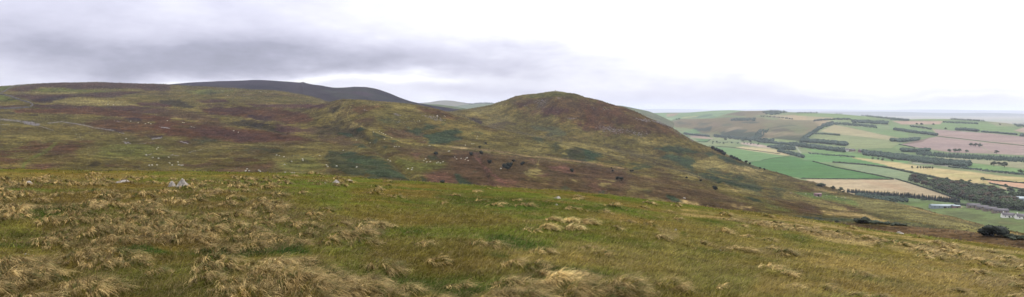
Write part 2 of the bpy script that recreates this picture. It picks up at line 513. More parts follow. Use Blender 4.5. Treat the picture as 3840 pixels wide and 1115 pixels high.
MOOR_PATCHES = [
    # --- left moor
    ('A', PURP, [(60, 92), (130, 60), (300, 42), (620, 34), (900, 38), (1168, 52), (1168, 92), (1000, 95), (960, 80), (700, 75), (520, 85), (420, 70), (280, 68), (230, 90), (150, 102)], {'s': 3, 'j': 5}),
    ('A', GREEN, [(200, 90), (280, 75), (420, 72), (560, 90), (800, 95), (780, 100), (500, 105), (300, 105)], {'s': 3, 'j': 5, 'o': .7}),
    ('A', PURP, [(40, 120), (300, 122), (520, 118), (700, 105), (860, 98), (980, 98), (830, 130), (700, 140), (500, 135), (350, 165), (240, 172), (180, 150)], {'s': 3, 'j': 6}),
    ('A', DARKP, [(215, 155), (400, 130), (540, 132), (420, 150), (300, 168)], {'s': 3, 'j': 5}),
    ('A', YEL, [(140, 104), (400, 106), (640, 103), (500, 113), (250, 113)], {'s': 2, 'j': 4, 'o': .7}),
    ('A', YEL, [(370, 165), (520, 140), (700, 150), (920, 178), (930, 195), (700, 195), (500, 185)], {'s': 4, 'j': 6, 'o': .75}),
    ('A', GREEN, [(-40, 63), (90, 60), (40, 90), (-40, 100)], FN), ('A', GREEN, [(-40, 115), (60, 130), (140, 165), (-40, 168)], FN),
    ('A', OLIVE, [(-60, 170), (200, 168), (220, 188), (-60, 190)], FN),
    ('A', PURP, [(-60, 192), (180, 195), (190, 203), (-60, 213)], {'s': 2, 'j': 3}),
    ('A', HEATH, [(90, 225), (400, 210), (600, 200), (820, 220), (900, 236), (1168, 272), (1168, 305), (950, 292), (760, 268), (560, 248), (300, 248), (120, 242)], {'s': 4, 'j': 9}),
    ('A', PURP, [(230, 190), (400, 185), (640, 198), (560, 212), (300, 215), (220, 205)], {'s': 4, 'j': 7}),
    ('A', MAGEN, [(930, 170), (1168, 178), (1168, 202), (950, 200)], FN),
    ('A', PURP, [(640, 205), (900, 192), (1168, 225), (1168, 262), (900, 245)], {'s': 5, 'j': 8}),
    ('A', DARKP, [(860, 282), (960, 285), (970, 300), (880, 298)], FN),
    ('A', HEATH, [(590, 310), (760, 290), (900, 310), (1168, 305), (1168, 400), (950, 400), (800, 365), (650, 350)], {'s': 8, 'j': 14, 'o': .8}),
    ('A', DARKP, [(760, 365), (880, 372), (840, 388)], FN), ('A', DARKP, [(990, 400), (1120, 395), (1115, 414), (1020, 414)], FN),
    ('A', HEATH, [(60, 500), (150, 470), (240, 450), (370, 455), (330, 490), (260, 525), (120, 530), (50, 520)], F),
    ('A', HEATH, [(290, 520), (370, 460), (480, 445), (640, 460), (560, 480), (500, 500), (520, 525), (400, 535)], F),
    ('A', HEATH, [(-60, 535), (140, 545), (180, 560), (110, 590), (-60, 600)], F),
    ('A', HEATH, [(0, 455), (70, 455), (60, 470), (0, 470)], F), ('A', HEATH, [(-60, 500), (30, 505), (40, 525), (-60, 525)], F),
    ('A', BROWN, [(270, 540), (480, 530), (520, 560), (300, 570)], LO),
    ('A', BROWN, [(160, 640), (240, 600), (300, 590), (430, 590), (340, 640), (260, 662), (180, 662)], F),
    ('A', PINK, [(250, 610), (330, 602), (360, 615), (300, 632)], {'s': 6, 'j': 8, 'o': .5}),
    ('A', BROWN, [(-60, 610), (100, 620), (130, 655), (-60, 660)], LO),
    ('A', GREEN, [(380, 455), (310, 512), (230, 548), (165, 592), (152, 640), (175, 665)], {'w': 4, 's': 5, 'j': 6, 'o': .8}),
    ('A', RUSH, [(640, 558), (730, 545), (860, 558), (760, 572)], F), ('A', RUSH, [(585, 588), (650, 578), (700, 590), (640, 602)], FN),
    ('A', RUSH, [(185, 255), (250, 254), (255, 264), (190, 264)], FN), ('A', RUSH, [(50, 148), (130, 146), (140, 154), (60, 155)], FN),
    ('A', RUSH, [(0, 240), (90, 240), (90, 247), (0, 248)], FN),
    ('A', BROWN, [(720, 602), (820, 585), (960, 590), (900, 606)], F), ('A', RUSH, [(915, 612), (955, 615), (950, 625), (920, 625)], FN),
    ('A', GREEN, [(700, 470), (900, 440), (1100, 470), (1168, 520), (900, 560), (650, 540)], {'s': 15, 'j': 25, 'o': .45}),
    ('A', GREYS, [(-60, 280), (120, 300), (200, 318), (260, 328)], {'w': 3, 's': 3, 'j': 5, 'o': .6}),
    ('A', GREYS, [(150, 300), (200, 300), (280, 325), (240, 332), (170, 320)], {'s': 3, 'j': 6, 'o': .6}),
    ('A', GREYS, [(330, 315), (420, 305), (560, 325), (640, 345), (780, 366)], {'w': 1.5, 's': 1.5, 'j': 2, 'o': .6}),
    # --- moor, second tile
    ('B', GREEN, [(160, 92), (300, 85), (500, 95), (400, 110), (300, 120)], {'s': 4, 'j': 8, 'o': .7}),
    ('B', RUSH, [(310, 108), (390, 96), (420, 100), (350, 118)], FN),
    ('B', MAGEN, [(240, 158), (450, 153), (470, 170), (300, 178)], {'s': 4, 'j': 6}),
    ('B', MAGEN, [(590, 180), (800, 185), (1000, 178), (1130, 195), (1130, 215), (900, 210), (650, 205)], {'s': 5, 'j': 9}),
    ('B', HEATH, [(270, 208), (500, 200), (800, 215), (1000, 248), (1080, 300), (900, 315), (700, 290), (500, 268), (300, 245)], {'s': 6, 'j': 12}),
    ('B', PURP, [(320, 205), (520, 205), (620, 230), (500, 245), (350, 230)], F),
    ('B', RUSH, [(0, 158), (130, 155), (240, 200), (200, 215), (100, 195), (0, 175)], {'s': 4, 'j': 8}),
    ('B', HEATH, [(-40, 275), (150, 295), (400, 340), (700, 355), (900, 400), (1050, 435), (700, 445), (450, 440), (300, 425), (120, 415), (-40, 370)], {'s': 8, 'j': 14}),
    ('B', PURP, [(150, 330), (450, 355), (650, 385), (850, 420), (600, 440), (300, 400)], {'s': 10, 'j': 14, 'o': .7}),
    ('B', BROWN, [(0, 210), (200, 230), (400, 280), (550, 320), (400, 335), (150, 290), (0, 265)], {'s': 6, 'j': 12, 'o': .8}),
    ('B', RUSH, [(420, 300), (560, 285), (800, 340), (870, 378), (700, 362), (480, 325)], {'s': 5, 'j': 12}),
    ('B', DARKP, [(600, 265), (720, 270), (800, 300), (660, 300)], F),
    ('B', MAGEN, [(800, 340), (950, 333), (1040, 375), (880, 367)], F),
    ('B', BROWN, [(1000, 330), (1168, 330), (1168, 390), (1020, 380)], F),
    ('B', BRACK2, [(555, 480), (680, 472), (840, 500), (800, 527), (700, 512)], F), ('B', BRACK2, [(880, 520), (1000, 508), (1040, 535), (920, 548)], F),
    ('B', BRACK2, [(230, 430), (380, 425), (420, 440), (280, 450)], F),
    ('B', BROWN, [(440, 632), (560, 605), (760, 583), (860, 600), (740, 642), (560, 662), (320, 664)], F),
    ('B', BROWN, [(160, 600), (400, 573), (440, 590), (280, 625)], F), ('B', BROWN, [(520, 572), (620, 555), (660, 570), (580, 588)], F),
    ('B', RUSH, [(860, 600), (890, 600), (890, 640), (865, 640)], FN),
    ('B', YEL, [(780, 560), (900, 540), (1030, 500), (1100, 560), (1168, 640), (1168, 670), (900, 662), (780, 620)], {'s': 12, 'j': 22, 'o': .35}),
    ('B', GREEN, [(800, 580), (900, 560), (1030, 530), (1100, 590), (1140, 650), (900, 655), (800, 625)], {'s': 12, 'j': 22, 'o': .45}),
    ('B', MAGEN, [(110, 440), (180, 432), (220, 455), (140, 462)], FN),
    # --- middle ridge and gully
    ('C', YEL, [(100, 175), (200, 155), (440, 172), (640, 197), (700, 225), (560, 212), (300, 187)], {'s': 8, 'j': 18, 'o': .35}),
    ('C', RUSH, [(-20, 330), (200, 328), (300, 370), (330, 420), (150, 402), (-20, 392)], {'s': 10, 'j': 18, 'o': .8}),
    ('C', RUSH, [(60, 290), (120, 278), (180, 330), (80, 330)], F), ('C', RUSH, [(80, 215), (140, 203), (155, 225), (90, 242)], F),
    ('C', PURP, [(0, 178), (90, 182), (60, 207), (0, 207)], F), ('C', HEATH, [(220, 205), (400, 190), (420, 205), (260, 240)], LO),
    ('C', BROWN, [(0, 410), (150, 410), (330, 440), (200, 470), (0, 450)], LO),
    ('C', HEATH, [(660, 205), (780, 215), (950, 268), (1010, 300), (900, 292), (740, 250)], {'s': 8, 'j': 14, 'o': .7}),
    ('C', BROWN, [(230, 288), (360, 283), (350, 320), (250, 312)], F), ('C', BROWN, [(460, 345), (700, 385), (720, 440), (560, 422), (450, 375)], F),
    ('C', BROWN, [(490, 465), (700, 478), (900, 510), (1168, 518), (1168, 760), (690, 760), (760, 620), (850, 590), (700, 555), (550, 530)], {'s': 14, 'j': 26, 'o': .75}),
    ('C', GREEN, [(540, 562), (700, 592), (860, 572), (850, 620), (700, 650), (600, 640)], {'s': 12, 'j': 24, 'o': .6}),
    ('C', YEL, [(820, 300), (1000, 310), (1168, 360), (1168, 410), (1000, 400), (900, 350)], {'s': 14, 'j': 24, 'o': .4}),
    ('C', BRACK2, [(60, 500), (130, 508), (280, 590), (330, 640), (310, 692), (180, 672), (80, 620), (30, 550)], {'s': 6, 'j': 14}),
    ('C', BRACK, [(130, 512), (200, 490), (330, 540), (420, 560), (500, 600), (580, 650), (665, 720), (600, 717), (460, 702), (330, 692), (320, 640), (200, 580), (150, 540)], {'s': 7, 'j': 24, 'o': .85}),
    ('C', BRACK, [(230, 465), (300, 458), (348, 495), (280, 487)], FN), ('C', BRACK, [(715, 400), (800, 380), (930, 348), (975, 372), (890, 400), (1010, 403), (950, 432), (860, 457), (755, 452)], {'s': 4, 'j': 12}),
    ('C', BRACK, [(610, 365), (760, 328), (860, 308), (870, 325), (740, 352), (640, 388)], F), ('C', BRACK2, [(400, 292), (500, 280), (545, 302), (440, 322)], F),
    ('C', BRACK, [(600, 662), (650, 690), (662, 717), (610, 702)], FN), ('C', BRACK, [(690, 678), (740, 705), (700, 715)], FN),
    ('C', BRACK, [(925, 658), (1000, 690), (1045, 738), (955, 740)], FN), ('C', BRACK, [(1020, 373), (1100, 368), (1125, 385), (1040, 390)], FN),
    ('C', BRACK, [(420, 463), (472, 468), (452, 490)], FN), ('C', BRACK, [(465, 425), (540, 428), (500, 447)], FN), ('C', BRACK, [(135, 385), (210, 388), (225, 407)], FN),
    ('C', BRACK2, [(735, 540), (790, 538), (825, 565), (760, 562)], FN), ('C', BRACK, [(330, 420), (395, 423), (380, 442)], FN), ('C', BRACK, [(220, 335), (315, 355), (280, 365)], FN),
    ('C', BRACK2, [(360, 380), (440, 395), (480, 420), (400, 415)], FN),
    ('C', C(78, 72, 44), [(330, 440), (420, 510), (480, 555), (540, 610), (600, 655)], {'w': 4, 's': 5, 'j': 6, 'o': .7}),
    ('C', PINK, [(690, 660), (850, 650), (920, 690), (900, 737), (780, 737)], {'s': 10, 'j': 20, 'o': .5}),
    ('C', PINK, [(1060, 520), (1110, 590), (1150, 680), (1190, 740)], {'w': 3, 's': 4, 'j': 7, 'o': .7}),
    ('C', PINK, [(1085, 515), (1050, 540), (980, 590)], {'w': 1.5, 's': 3, 'j': 4, 'o': .5}),
    ('C', PINK, [(1080, 610), (1160, 650)], {'w': 2, 's': 4, 'j': 6, 'o': .5}),
    ('C', PINK, [(620, 520), (680, 525), (670, 560), (640, 550)], {'s': 6, 'j': 12, 'o': .4}),
    ('C', YEL, [(212, 203), (190, 235), (188, 262), (205, 305), (330, 355), (460, 405), (560, 440), (700, 458), (900, 468), (1168, 502)], {'w': 1.5, 's': 1.8, 'j': 2.2, 'o': .8}),
    # --- cone hill
    ('D', HEATH, [(420, 88), (600, 52), (700, 56), (900, 82), (1180, 138), (1180, 320), (1000, 255), (800, 225), (600, 170), (450, 140)], {'s': 16, 'j': 38, 'o': .64}),
    ('D', MAGEN, [(570, 155), (640, 140), (800, 150), (860, 155), (780, 172), (640, 190)], {'s': 8, 'j': 16, 'o': .7}),
    ('D', PURP, [(400, 110), (520, 85), (600, 90), (520, 120), (430, 130)], LO),
    ('D', GREEN, [(480, 60), (570, 42), (690, 22), (800, 45), (640, 60), (560, 72)], {'s': 5, 'j': 10, 'o': .5}),
    ('D', GREYS, [(560, 130), (640, 90), (620, 130)], {'s': 6, 'j': 14, 'o': .3}),
    ('D', YEL, [(200, 230), (330, 188), (420, 210), (330, 262), (230, 252)], {'s': 8, 'j': 16, 'o': .6}),
    ('D', YEL, [(0, 190), (200, 150), (350, 110), (300, 160), (150, 195)], LO),
    ('D', C(84, 88, 66), [(500, 255), (600, 262), (720, 280), (785, 320), (740, 348), (650, 312), (560, 288)], {'s': 7, 'j': 14}),
    ('D', C(92, 80, 66), [(200, 245), (340, 228), (430, 240), (260, 272), (210, 264)], {'s': 7, 'j': 12, 'o': .8}),
    ('D', C(60, 48, 48), [(60, 180), (150, 200), (200, 225), (190, 245), (110, 212)], {'s': 4, 'j': 6}),
    ('D', C(92, 84, 66), [(230, 262), (400, 285), (560, 310), (700, 340), (560, 320), (360, 300)], {'s': 6, 'j': 10, 'o': .7}),
    ('D', RUSH, [(560, 250), (690, 285)], {'w': 0.8, 's': 1.2, 'j': 1, 'o': .7}),
    ('D', YEL, [(690, 348), (850, 375), (1000, 405), (1180, 450), (1180, 485), (1000, 445), (840, 402), (720, 372)], {'s': 6, 'j': 12, 'o': .8}),
    ('D', BROWN, [(0, 405), (300, 440), (560, 470), (900, 512), (1180, 560), (1180, 760), (700, 730), (300, 700), (0, 680)], {'s': 12, 'j': 22, 'o': .72}),
    ('D', BRACK2, [(640, 390), (720, 368), (740, 420), (700, 442)], F), ('D', BRACK2, [(720, 430), (860, 400), (1000, 440), (1045, 480), (960, 502), (840, 492), (740, 472)], {'s': 7, 'j': 16}),
    ('D', BRACK, [(540, 350), (620, 343), (605, 380)], F), ('D', BRACK2, [(1010, 488), (1130, 503), (1165, 530), (1050, 517)], F),
    ('D', YEL, [(730, 383), (820, 393), (760, 432)], F), ('D', YEL, [(460, 420), (600, 380), (640, 420), (560, 442)], LO),
    ('D', PINK, [(670, 545), (760, 540), (830, 580), (720, 572)], {'s': 6, 'j': 14, 'o': .6}), ('D', PINK, [(880, 650), (960, 650), (1050, 700), (980, 697)], {'s': 6, 'j': 12, 'o': .6}),
    ('D', PINK, [(150, 465), (210, 530), (245, 570), (290, 610), (350, 655)], {'w': 3.5, 's': 4, 'j': 8, 'o': .75}),
    ('D', PINK, [(300, 630), (430, 640), (420, 670), (250, 660)], {'s': 8, 'j': 16, 'o': .4}),
    ('D', PINK, [(510, 470), (560, 490), (540, 510)], {'s': 6, 'j': 14, 'o': .5}), ('D', PINK, [(560, 590), (640, 595), (610, 610)], {'s': 6, 'j': 14, 'o': .5}),
    ('D', YEL, [(500, 582), (560, 558), (605, 590), (520, 602)], F), ('D', YEL, [(555, 640), (640, 633), (665, 655), (600, 652)], F),
    ('D', YEL, [(815, 630), (885, 640), (840, 652)], FN), ('D', YEL, [(1000, 638), (1105, 650), (1060, 662)], F),
    ('D', YEL, [(590, 480), (570, 550)], {'w': 1, 's': 3, 'j': 5, 'o': .6}), ('D', YEL, [(1010, 545), (1010, 640)], {'w': 1.5, 's': 4, 'j': 5, 'o': .6}),
    ('D', BRACK, [(15, 588), (60, 610), (132, 667), (45, 672)], FN), ('D', BRACK, [(655, 680), (760, 658), (835, 712), (740, 718)], F),
    ('D', BRACK, [(985, 700), (1042, 720), (1000, 727)], FN), ('D', BRACK, [(1100, 605), (1152, 625), (1120, 637)], FN), ('D', BRACK, [(118, 550), (172, 575), (138, 577)], FN),
    ('D', C(158, 134, 104), [(-30, 396), (150, 413), (300, 430), (500, 460), (700, 482), (900, 507), (1168, 548)], {'w': 1.2, 's': 1.6, 'j': 1.6, 'o': .75}),
    # --- right flank
    ('E', HEATH, [(-20, -20), (250, -10), (420, 68), (560, 128), (690, 205), (560, 182), (400, 152), (250, 122), (-20, 162)], {'s': 14, 'j': 38, 'o': .68}),
    ('E', BROWN, [(100, 130), (300, 140), (420, 170), (300, 190), (120, 180)], LO),
    ('E', YEL, [(300, 220), (560, 250), (700, 280), (560, 290), (400, 270)], LO),
    ('E', C(90, 82, 62), [(100, 240), (400, 330), (700, 430), (900, 500), (780, 480), (480, 390), (200, 300)], {'s': 8, 'j': 14, 'o': .7}),
    ('E', BRACK, [(435, 290), (560, 262), (640, 270), (760, 308), (730, 332), (640, 312), (560, 312)], {'s': 5, 'j': 14}),
    ('E', BRACK, [(555, 320), (720, 348), (765, 380), (720, 442), (640, 402), (510, 350)], {'s': 5, 'j': 14}),
    ('E', BRACK, [(755, 308), (900, 328), (1000, 358), (1180, 420), (1180, 442), (1000, 402), (860, 352)], {'s': 5, 'j': 12}),
    ('E', YEL, [(750, 368), (880, 348), (940, 380), (1060, 410), (1180, 445), (1180, 505), (1040, 472), (940, 442), (800, 442), (715, 400)], {'s': 7, 'j': 16}),
    ('E', STRAW, [(1020, 410), (1168, 450), (1168, 480), (1060, 450)], LO),
    ('E', BRACK, [(820, 440), (900, 438), (932, 470), (860, 472)], F), ('E', BRACK, [(920, 468), (1060, 473), (1155, 510), (1000, 502)], F),
    ('E', BRACK, [(720, 440), (840, 478), (960, 540), (1180, 605), (1180, 575), (1000, 518), (860, 468)], {'s': 6, 'j': 16, 'o': .8}),
    ('E', BRACK, [(190, 478), (240, 488), (242, 510), (200, 502)], FN), ('E', BRACK, [(280, 400), (400, 393), (445, 420), (340, 427)], F),
    ('E', BRACK, [(-20, 290), (100, 318), (60, 382), (-20, 372)], F), ('E', YEL, [(370, 468), (480, 473), (492, 492), (410, 492)], F),
    ('E', BROWN, [(-20, 400), (120, 400), (250, 440), (400, 470), (560, 480), (760, 530), (900, 590), (1180, 700), (1180, 760), (700, 740), (400, 640), (200, 580), (-20, 565)], {'s': 12, 'j': 28, 'o': .72}),
    ('E', YEL, [(80, 510), (180, 518), (100, 537)], F), ('E', YEL, [(290, 540), (460, 560), (380, 592), (280, 590)], LO), ('E', YEL, [(400, 600), (520, 640), (440, 652)], F),
    ('E', BRACK, [(540, 600), (600, 618), (665, 662), (580, 642)], FN), ('E', BRACK2, [(375, 575), (460, 568), (440, 592)], F), ('E', BRACK, [(60, 568), (130, 578), (112, 602)], FN),
    ('E', PINK, [(0, 528), (90, 558), (110, 592), (30, 572)], {'s': 6, 'j': 12, 'o': .6}), ('E', YEL, [(600, 430), (760, 470), (740, 490), (600, 450)], F),
    ('K', YEL, [(455, 120), (600, 148), (725, 180), (600, 192), (470, 152)], F), ('K', YEL, [(900, 170), (1000, 188), (1140, 240), (1310, 290), (1310, 315), (1100, 255), (955, 222)], F),
    ('K', STRAW, [(480, 308), (630, 328), (560, 342)], F), ('K', STRAW, [(-20, 280), (130, 298), (60, 332), (-20, 322)], F), ('K', YEL, [(520, -5), (870, 48), (820, 72), (600, 32)], F),
    ('K', GREEN, [(740, 258), (900, 308), (1060, 350), (960, 367), (800, 312)], F),
    ('K', C(104, 124, 68), [(1030, 172), (1240, 178), (1310, 205), (1310, 252), (1200, 242), (1080, 202)], {'s': 5, 'j': 10}),
    ('K', HEATH, [(640, 240), (800, 278), (1000, 290), (1310, 360), (1310, 395), (1100, 372), (900, 310)], {'s': 8, 'j': 16, 'o': .6}),
    ('K', BRACK, [(575, 205), (680, 233), (752, 280), (660, 252)], FN), ('K', BRACK, [(880, 405), (1050, 402), (1310, 398), (1310, 465), (1000, 438)], F),
    ('K', BRACK, [(375, -5), (560, 18), (685, 60), (640, 87), (500, 42)], F), ('K', BRACK, [(310, 40), (600, 88), (745, 130), (740, 182), (560, 132), (400, 82)], {'s': 6, 'j': 14, 'o': .8}),
    ('K', BRACK, [(840, 128), (965, 155), (880, 162)], F), ('K', BRACK2, [(800, 188), (930, 210), (900, 224)], F),
    ('K', STRAW, [(380, 90), (440, 130), (520, 185)], {'w': 1.5, 's': 3, 'j': 5, 'o': .6}),
    # --- spur, gully and brown slope on the right
    ('I', C(136, 130, 82), [(380, 240), (600, 262), (850, 302), (1140, 362), (1140, 505), (900, 462), (600, 382), (450, 332)], {'s': 8, 'j': 10}),
    ('I', BROWN, [(180, 268), (400, 328), (610, 400), (560, 412), (300, 332)], F), ('I', BROWN, [(-10, 140), (250, 188), (420, 240), (200, 232), (-10, 212)], F),
    ('I', STRAW, [(0, 120), (120, 150), (300, 205), (440, 240), (300, 225), (100, 170)], {'s': 4, 'j': 10, 'o': .6}),
    ('I', C(106, 128, 70), [(10, 235), (200, 222), (420, 262), (560, 310), (580, 352), (400, 322), (150, 262)], {'s': 8, 'j': 12, 'o': .85}),
    ('I', STRAW, [(200, 398), (420, 398), (640, 438), (900, 500), (1040, 530), (800, 522), (560, 482), (300, 442)], {'s': 5, 'j': 12, 'o': .85}),
    ('I', YEL, [(-10, 250), (120, 278), (300, 348), (430, 380), (300, 402), (100, 332)], F), ('I', BROWN, [(0, 300), (180, 360), (200, 420), (0, 400)], LO),
    ('I', C(84, 86, 58), [(600, 398), (900, 470), (1140, 510), (1140, 565), (900, 525)], {'s': 8, 'j': 10, 'o': .8}),
    ('I', C(66, 76, 60), [(-10, 462), (300, 468), (560, 488), (540, 525), (300, 505), (-10, 505)], {'s': 6, 'j': 10}),
    ('I', C(88, 78, 56), [(-10, 505), (300, 510), (600, 525), (700, 560), (-10, 560)], {'s': 6, 'j': 10}),
    ('I', C(112, 90, 66), [(200, 522), (420, 532), (800, 543), (1140, 553), (1140, 780), (200, 760)], {'s': 6, 'j': 8, 'o': .95}),
    ('J', C(140, 133, 86), [(-10, 330), (400, 440), (770, 525), (640, 572), (400, 542), (-10, 462)], {'s': 6, 'j': 8}),
    ('J', STRAW, [(-10, 328), (400, 438), (775, 528), (900, 562), (1060, 605)], {'w': 2, 's': 4, 'j': 4, 'o': .7}),
    ('J', C(86, 90, 62), [(-10, 468), (400, 545), (640, 573), (660, 590), (400, 570), (-10, 522)], {'s': 5, 'j': 8}),
    ('J', C(110, 89, 65), [(-10, 522), (400, 552), (650, 580), (900, 612), (1300, 665), (1300, 900), (-10, 900)], {'s': 4, 'j': 5, 'o': .97}),
]
paint(mcol, ppx, ppy, jit, MOOR_PATCHES)
mcol *= 0.95
mot = fbm(xx / 13, yy / 15, 4, 130, 0.6)[:, None]; mot2 = np.clip(fbm(xx / 22, yy / 30, 4, 140, 0.6) * 5 - 0.5, 0, 1)[:, None]; mot3 = np.clip(fbm(xx / 18, yy / 24, 4, 150, 0.6) * 5 - 0.6, 0, 1)[:, None]
mcol = mcol * (1 - .4 * mot2) + OLIVE2 * .4 * mot2
mcol = mcol * (1 - .4 * mot3) + C(66, 52, 42) * .4 * mot3
mcol = mcol * np.clip(1 + 1.3 * mot, .45, 1.6)
paint(mcol, ppx, ppy, jit, [(p[0], p[1], p[2], dict(p[3], o=.4, w=max(p[3]['w'] * .7, .8))) for p in MOOR_PATCHES if len(p) > 3 and p[3].get('w') and len(p[2]) > 6])
moor_o = moor.build('moor_hills', M_moor, mcol)
# heather, bracken and bent-grass tufts standing on the slopes
gt = np.random.default_rng(5)
ncm, nrm = moor.R.shape
NTU = 90000
ci = gt.integers(1, ncm - 1, NTU); ri = gt.integers(moor.kidx[1] - 10, moor.kidx[6] + 3, NTU)
tx, ty, tz = moor.X[ci, ri], moor.Y[ci, ri], moor.Z[ci, ri]
td = np.hypot(tx, ty); tx = tx + gt.normal(0, 1, NTU) * td * .0008; ty = ty + gt.normal(0, 1, NTU) * td * .0008
tw = np.maximum(0.5, td * 1.15e-3) * gt.uniform(.6, 1.5, NTU); th_ = tw * gt.uniform(.35, .75, NTU)
ang = gt.uniform(0, 6.28, NTU)
tv = np.zeros((NTU, 6, 3))
for k in range(5):
    a = ang + k * 2 * PI / 5
    rr = tw * .6 * gt.uniform(.7, 1.3, NTU)
    tv[:, k, 0] = tx + np.cos(a) * rr; tv[:, k, 1] = ty + np.sin(a) * rr; tv[:, k, 2] = tz - .25 * tw
tv[:, 5, 0] = tx + gt.normal(0, .15, NTU) * tw; tv[:, 5, 1] = ty + gt.normal(0, .15, NTU) * tw; tv[:, 5, 2] = tz + th_
tf = (np.arange(NTU)[:, None, None] * 6 + np.array([[k, (k + 1) % 5, 5] for k in range(5)])[None]).reshape(-1, 3)
tcol = mcol.reshape(ncm, nrm, 3)[ci, ri] * gt.uniform(.45, 1.65, NTU)[:, None]
tuft_o = link('heather_tufts', mesh_np('heather_tufts', tv.reshape(-1, 3), None, tf, col=np.repeat(tcol, 6, 0)), M_blade)
tag(tuft_o, 'heather, bracken and grass tufts covering the moor slopes', 'heather', kind='stuff')

# ------------------------------------------------------------------ the dark ridge behind
DH0 = [(300, 'z', -60, 1650), (1900, 'z', -60, 1650)]
DH1 = [(300, 400, 2000), (900, 400, 2000), (1250, 395, 2000), (1450, 410, 2000), (1700, 425, 2050), (1900, 440, 2100)]
DH2 = [(300, 345, 2450), (500, 328, 2450), (560, 322, 2450), (615, 318, 2450), (680, 312, 2450), (745, 309, 2450), (850, 304, 2450), (900, 302, 2460), (950, 300, 2470),
       (1050, 305, 2480), (1100, 309, 2480), (1126, 311, 2480), (1136, 309, 2480), (1146, 312, 2480), (1170, 317, 2480), (1200, 321, 2480), (1262, 330, 2480), (1310, 328, 2470), (1330, 326, 2460),
       (1368, 327, 2450), (1395, 331, 2450), (1450, 347, 2430), (1500, 367, 2400), (1560, 385, 2380), (1620, 395, 2360), (1660, 401, 2350), (1740, 412, 2350), (1900, 430, 2350)]
DH3 = [(300, 'z', 20, 3000), (1300, 'z', 20, 3000), (1700, 'z', -100, 3000), (1900, 'z', -120, 3000)]
ridge = Layer([DH0, DH1, DH2, DH3], 300, 1900, 420, [8, 90, 10], [(2.0, 90.0, 3, 15)])
qx, qy = project(ridge.X, ridge.Y, ridge.Z); qx = qx.ravel(); qy = qy.ravel()
rx_, ry_ = ridge.X.ravel(), ridge.Y.ravel()
rj = fbm(rx_ / 60, ry_ / 60, 4, 41)
a = np.clip(fbm(rx_ / 130, ry_ / 160, 4, 61) * 3 + 0.5, 0, 1)[:, None]
rcol = C(34, 29, 44) * a + C(50, 42, 48) * (1 - a)
RP = [('C', C(58, 60, 52), [(0, 85), (200, 75), (340, 85), (480, 130), (620, 175), (500, 165), (300, 150), (150, 150), (60, 110)], {'s': 6, 'j': 18, 'o': .6}),
      ('C', C(62, 46, 60), [(130, 100), (300, 100), (400, 130), (300, 125)], {'s': 6, 'j': 14, 'o': .8}),
      ('C', C(80, 96, 60), [(560, 170), (700, 195), (700, 215), (600, 200)], {'s': 3, 'j': 5, 'o': .6}),
      ('B', C(54, 46, 62), [(0, 40), (300, 25), (640, 10), (900, 35), (1168, 70), (900, 70), (500, 55), (200, 55)], {'s': 4, 'j': 8, 'o': .6})]
paint(rcol, qx, qy, rj, RP)
ridge_o = ridge.build('dark_ridge_hill', M_far, rcol)


def simple_hill(name, base_z, d_near, d_sky, sky, cols, seed, size=120, amp=3.0, patches=(), ncol=200):
    p0, p1 = sky[0][0], sky[-1][0]
    L0 = [(p0, 'z', base_z, d_near), (p1, 'z', base_z, d_near)]
    L1 = [(x, y, d_sky) for x, y in sky]
    L2 = [(p0, 'z', base_z, d_sky * 1.3), (p1, 'z', base_z, d_sky * 1.3)]
    h = Layer([L0, L1, L2], p0, p1, ncol, [60, 12], [(amp, size, 3, seed)])
    hx, hy = project(h.X, h.Y, h.Z); hx = hx.ravel(); hy = hy.ravel()
    X, Y = h.X.ravel(), h.Y.ravel()
    n = np.clip(fbm(X / size / 2.5, Y / size / 2.5, 3, seed + 3) * 3 + 0.5, 0, 1)[:, None]
    c = cols[0] * n + cols[1] * (1 - n)
    if patches:
        paint(c, hx, hy, fbm(X / size, Y / size, 3, seed + 5), patches)
    o = h.build(name, M_far, c)
    return h, o


green_h, _ = simple_hill('green_hill', -150, 2700, 3200, [(1400, 440), (1500, 400), (1570, 390), (1600, 391), (1650, 394), (1700, 399), (1750, 408), (1800, 420), (1900, 450)],
                         (C(78, 104, 56), C(92, 100, 62)), 21)
blue1, _ = simple_hill('far_blue_hill', -150, 6800, 8000, [(1480, 430), (1540, 393), (1580, 386), (1610, 384), (1640, 379), (1668, 377), (1690, 378), (1720, 382), (1760, 388), (1800, 393), (1860, 402), (1960, 450)],
                       (C(96, 100, 78), C(110, 108, 84)), 22, 300, 4)
blue2, _ = simple_hill('far_blue_hill', -150, 5200, 6000, [(1620, 440), (1680, 406), (1710, 399), (1740, 394), (1780, 391), (1830, 387), (1850, 388), (1900, 393), (2000, 430)],
                       (C(110, 124, 84), C(96, 112, 80)), 23, 240, 3)
flank, _ = simple_hill('bracken_hill_flank', -150, 3300, 3800, [(2200, 395), (2330, 398), (2360, 403), (2400, 411), (2430, 417), (2486, 440), (2540, 466), (2600, 500)],
                       (C(96, 112, 78), C(104, 106, 74)), 24, 150, 3)
GF = {'s': 2, 'j': 2}
farm_h, _ = simple_hill('far_farmland_hill', -150, 4700, 5800, [(2300, 440), (2420, 425), (2500, 423), (2560, 424), (2620, 420), (2680, 416), (2740, 414), (2800, 417), (2840, 420), (2900, 425), (3000, 440)],
                        (C(112, 142, 92), C(124, 150, 104)), 25, 260, 2,
                        [('F', C(170, 140, 120), [(0, 125), (110, 115), (60, 140), (0, 145)], GF), ('F', C(84, 108, 84), [(220, 150), (420, 118), (430, 130), (360, 150), (250, 160)], GF),
                         ('F', C(90, 120, 84), [(320, 165), (450, 140), (470, 150), (380, 170)], GF), ('F', C(160, 160, 110), [(130, 150), (300, 135), (280, 150), (150, 160)], GF)])
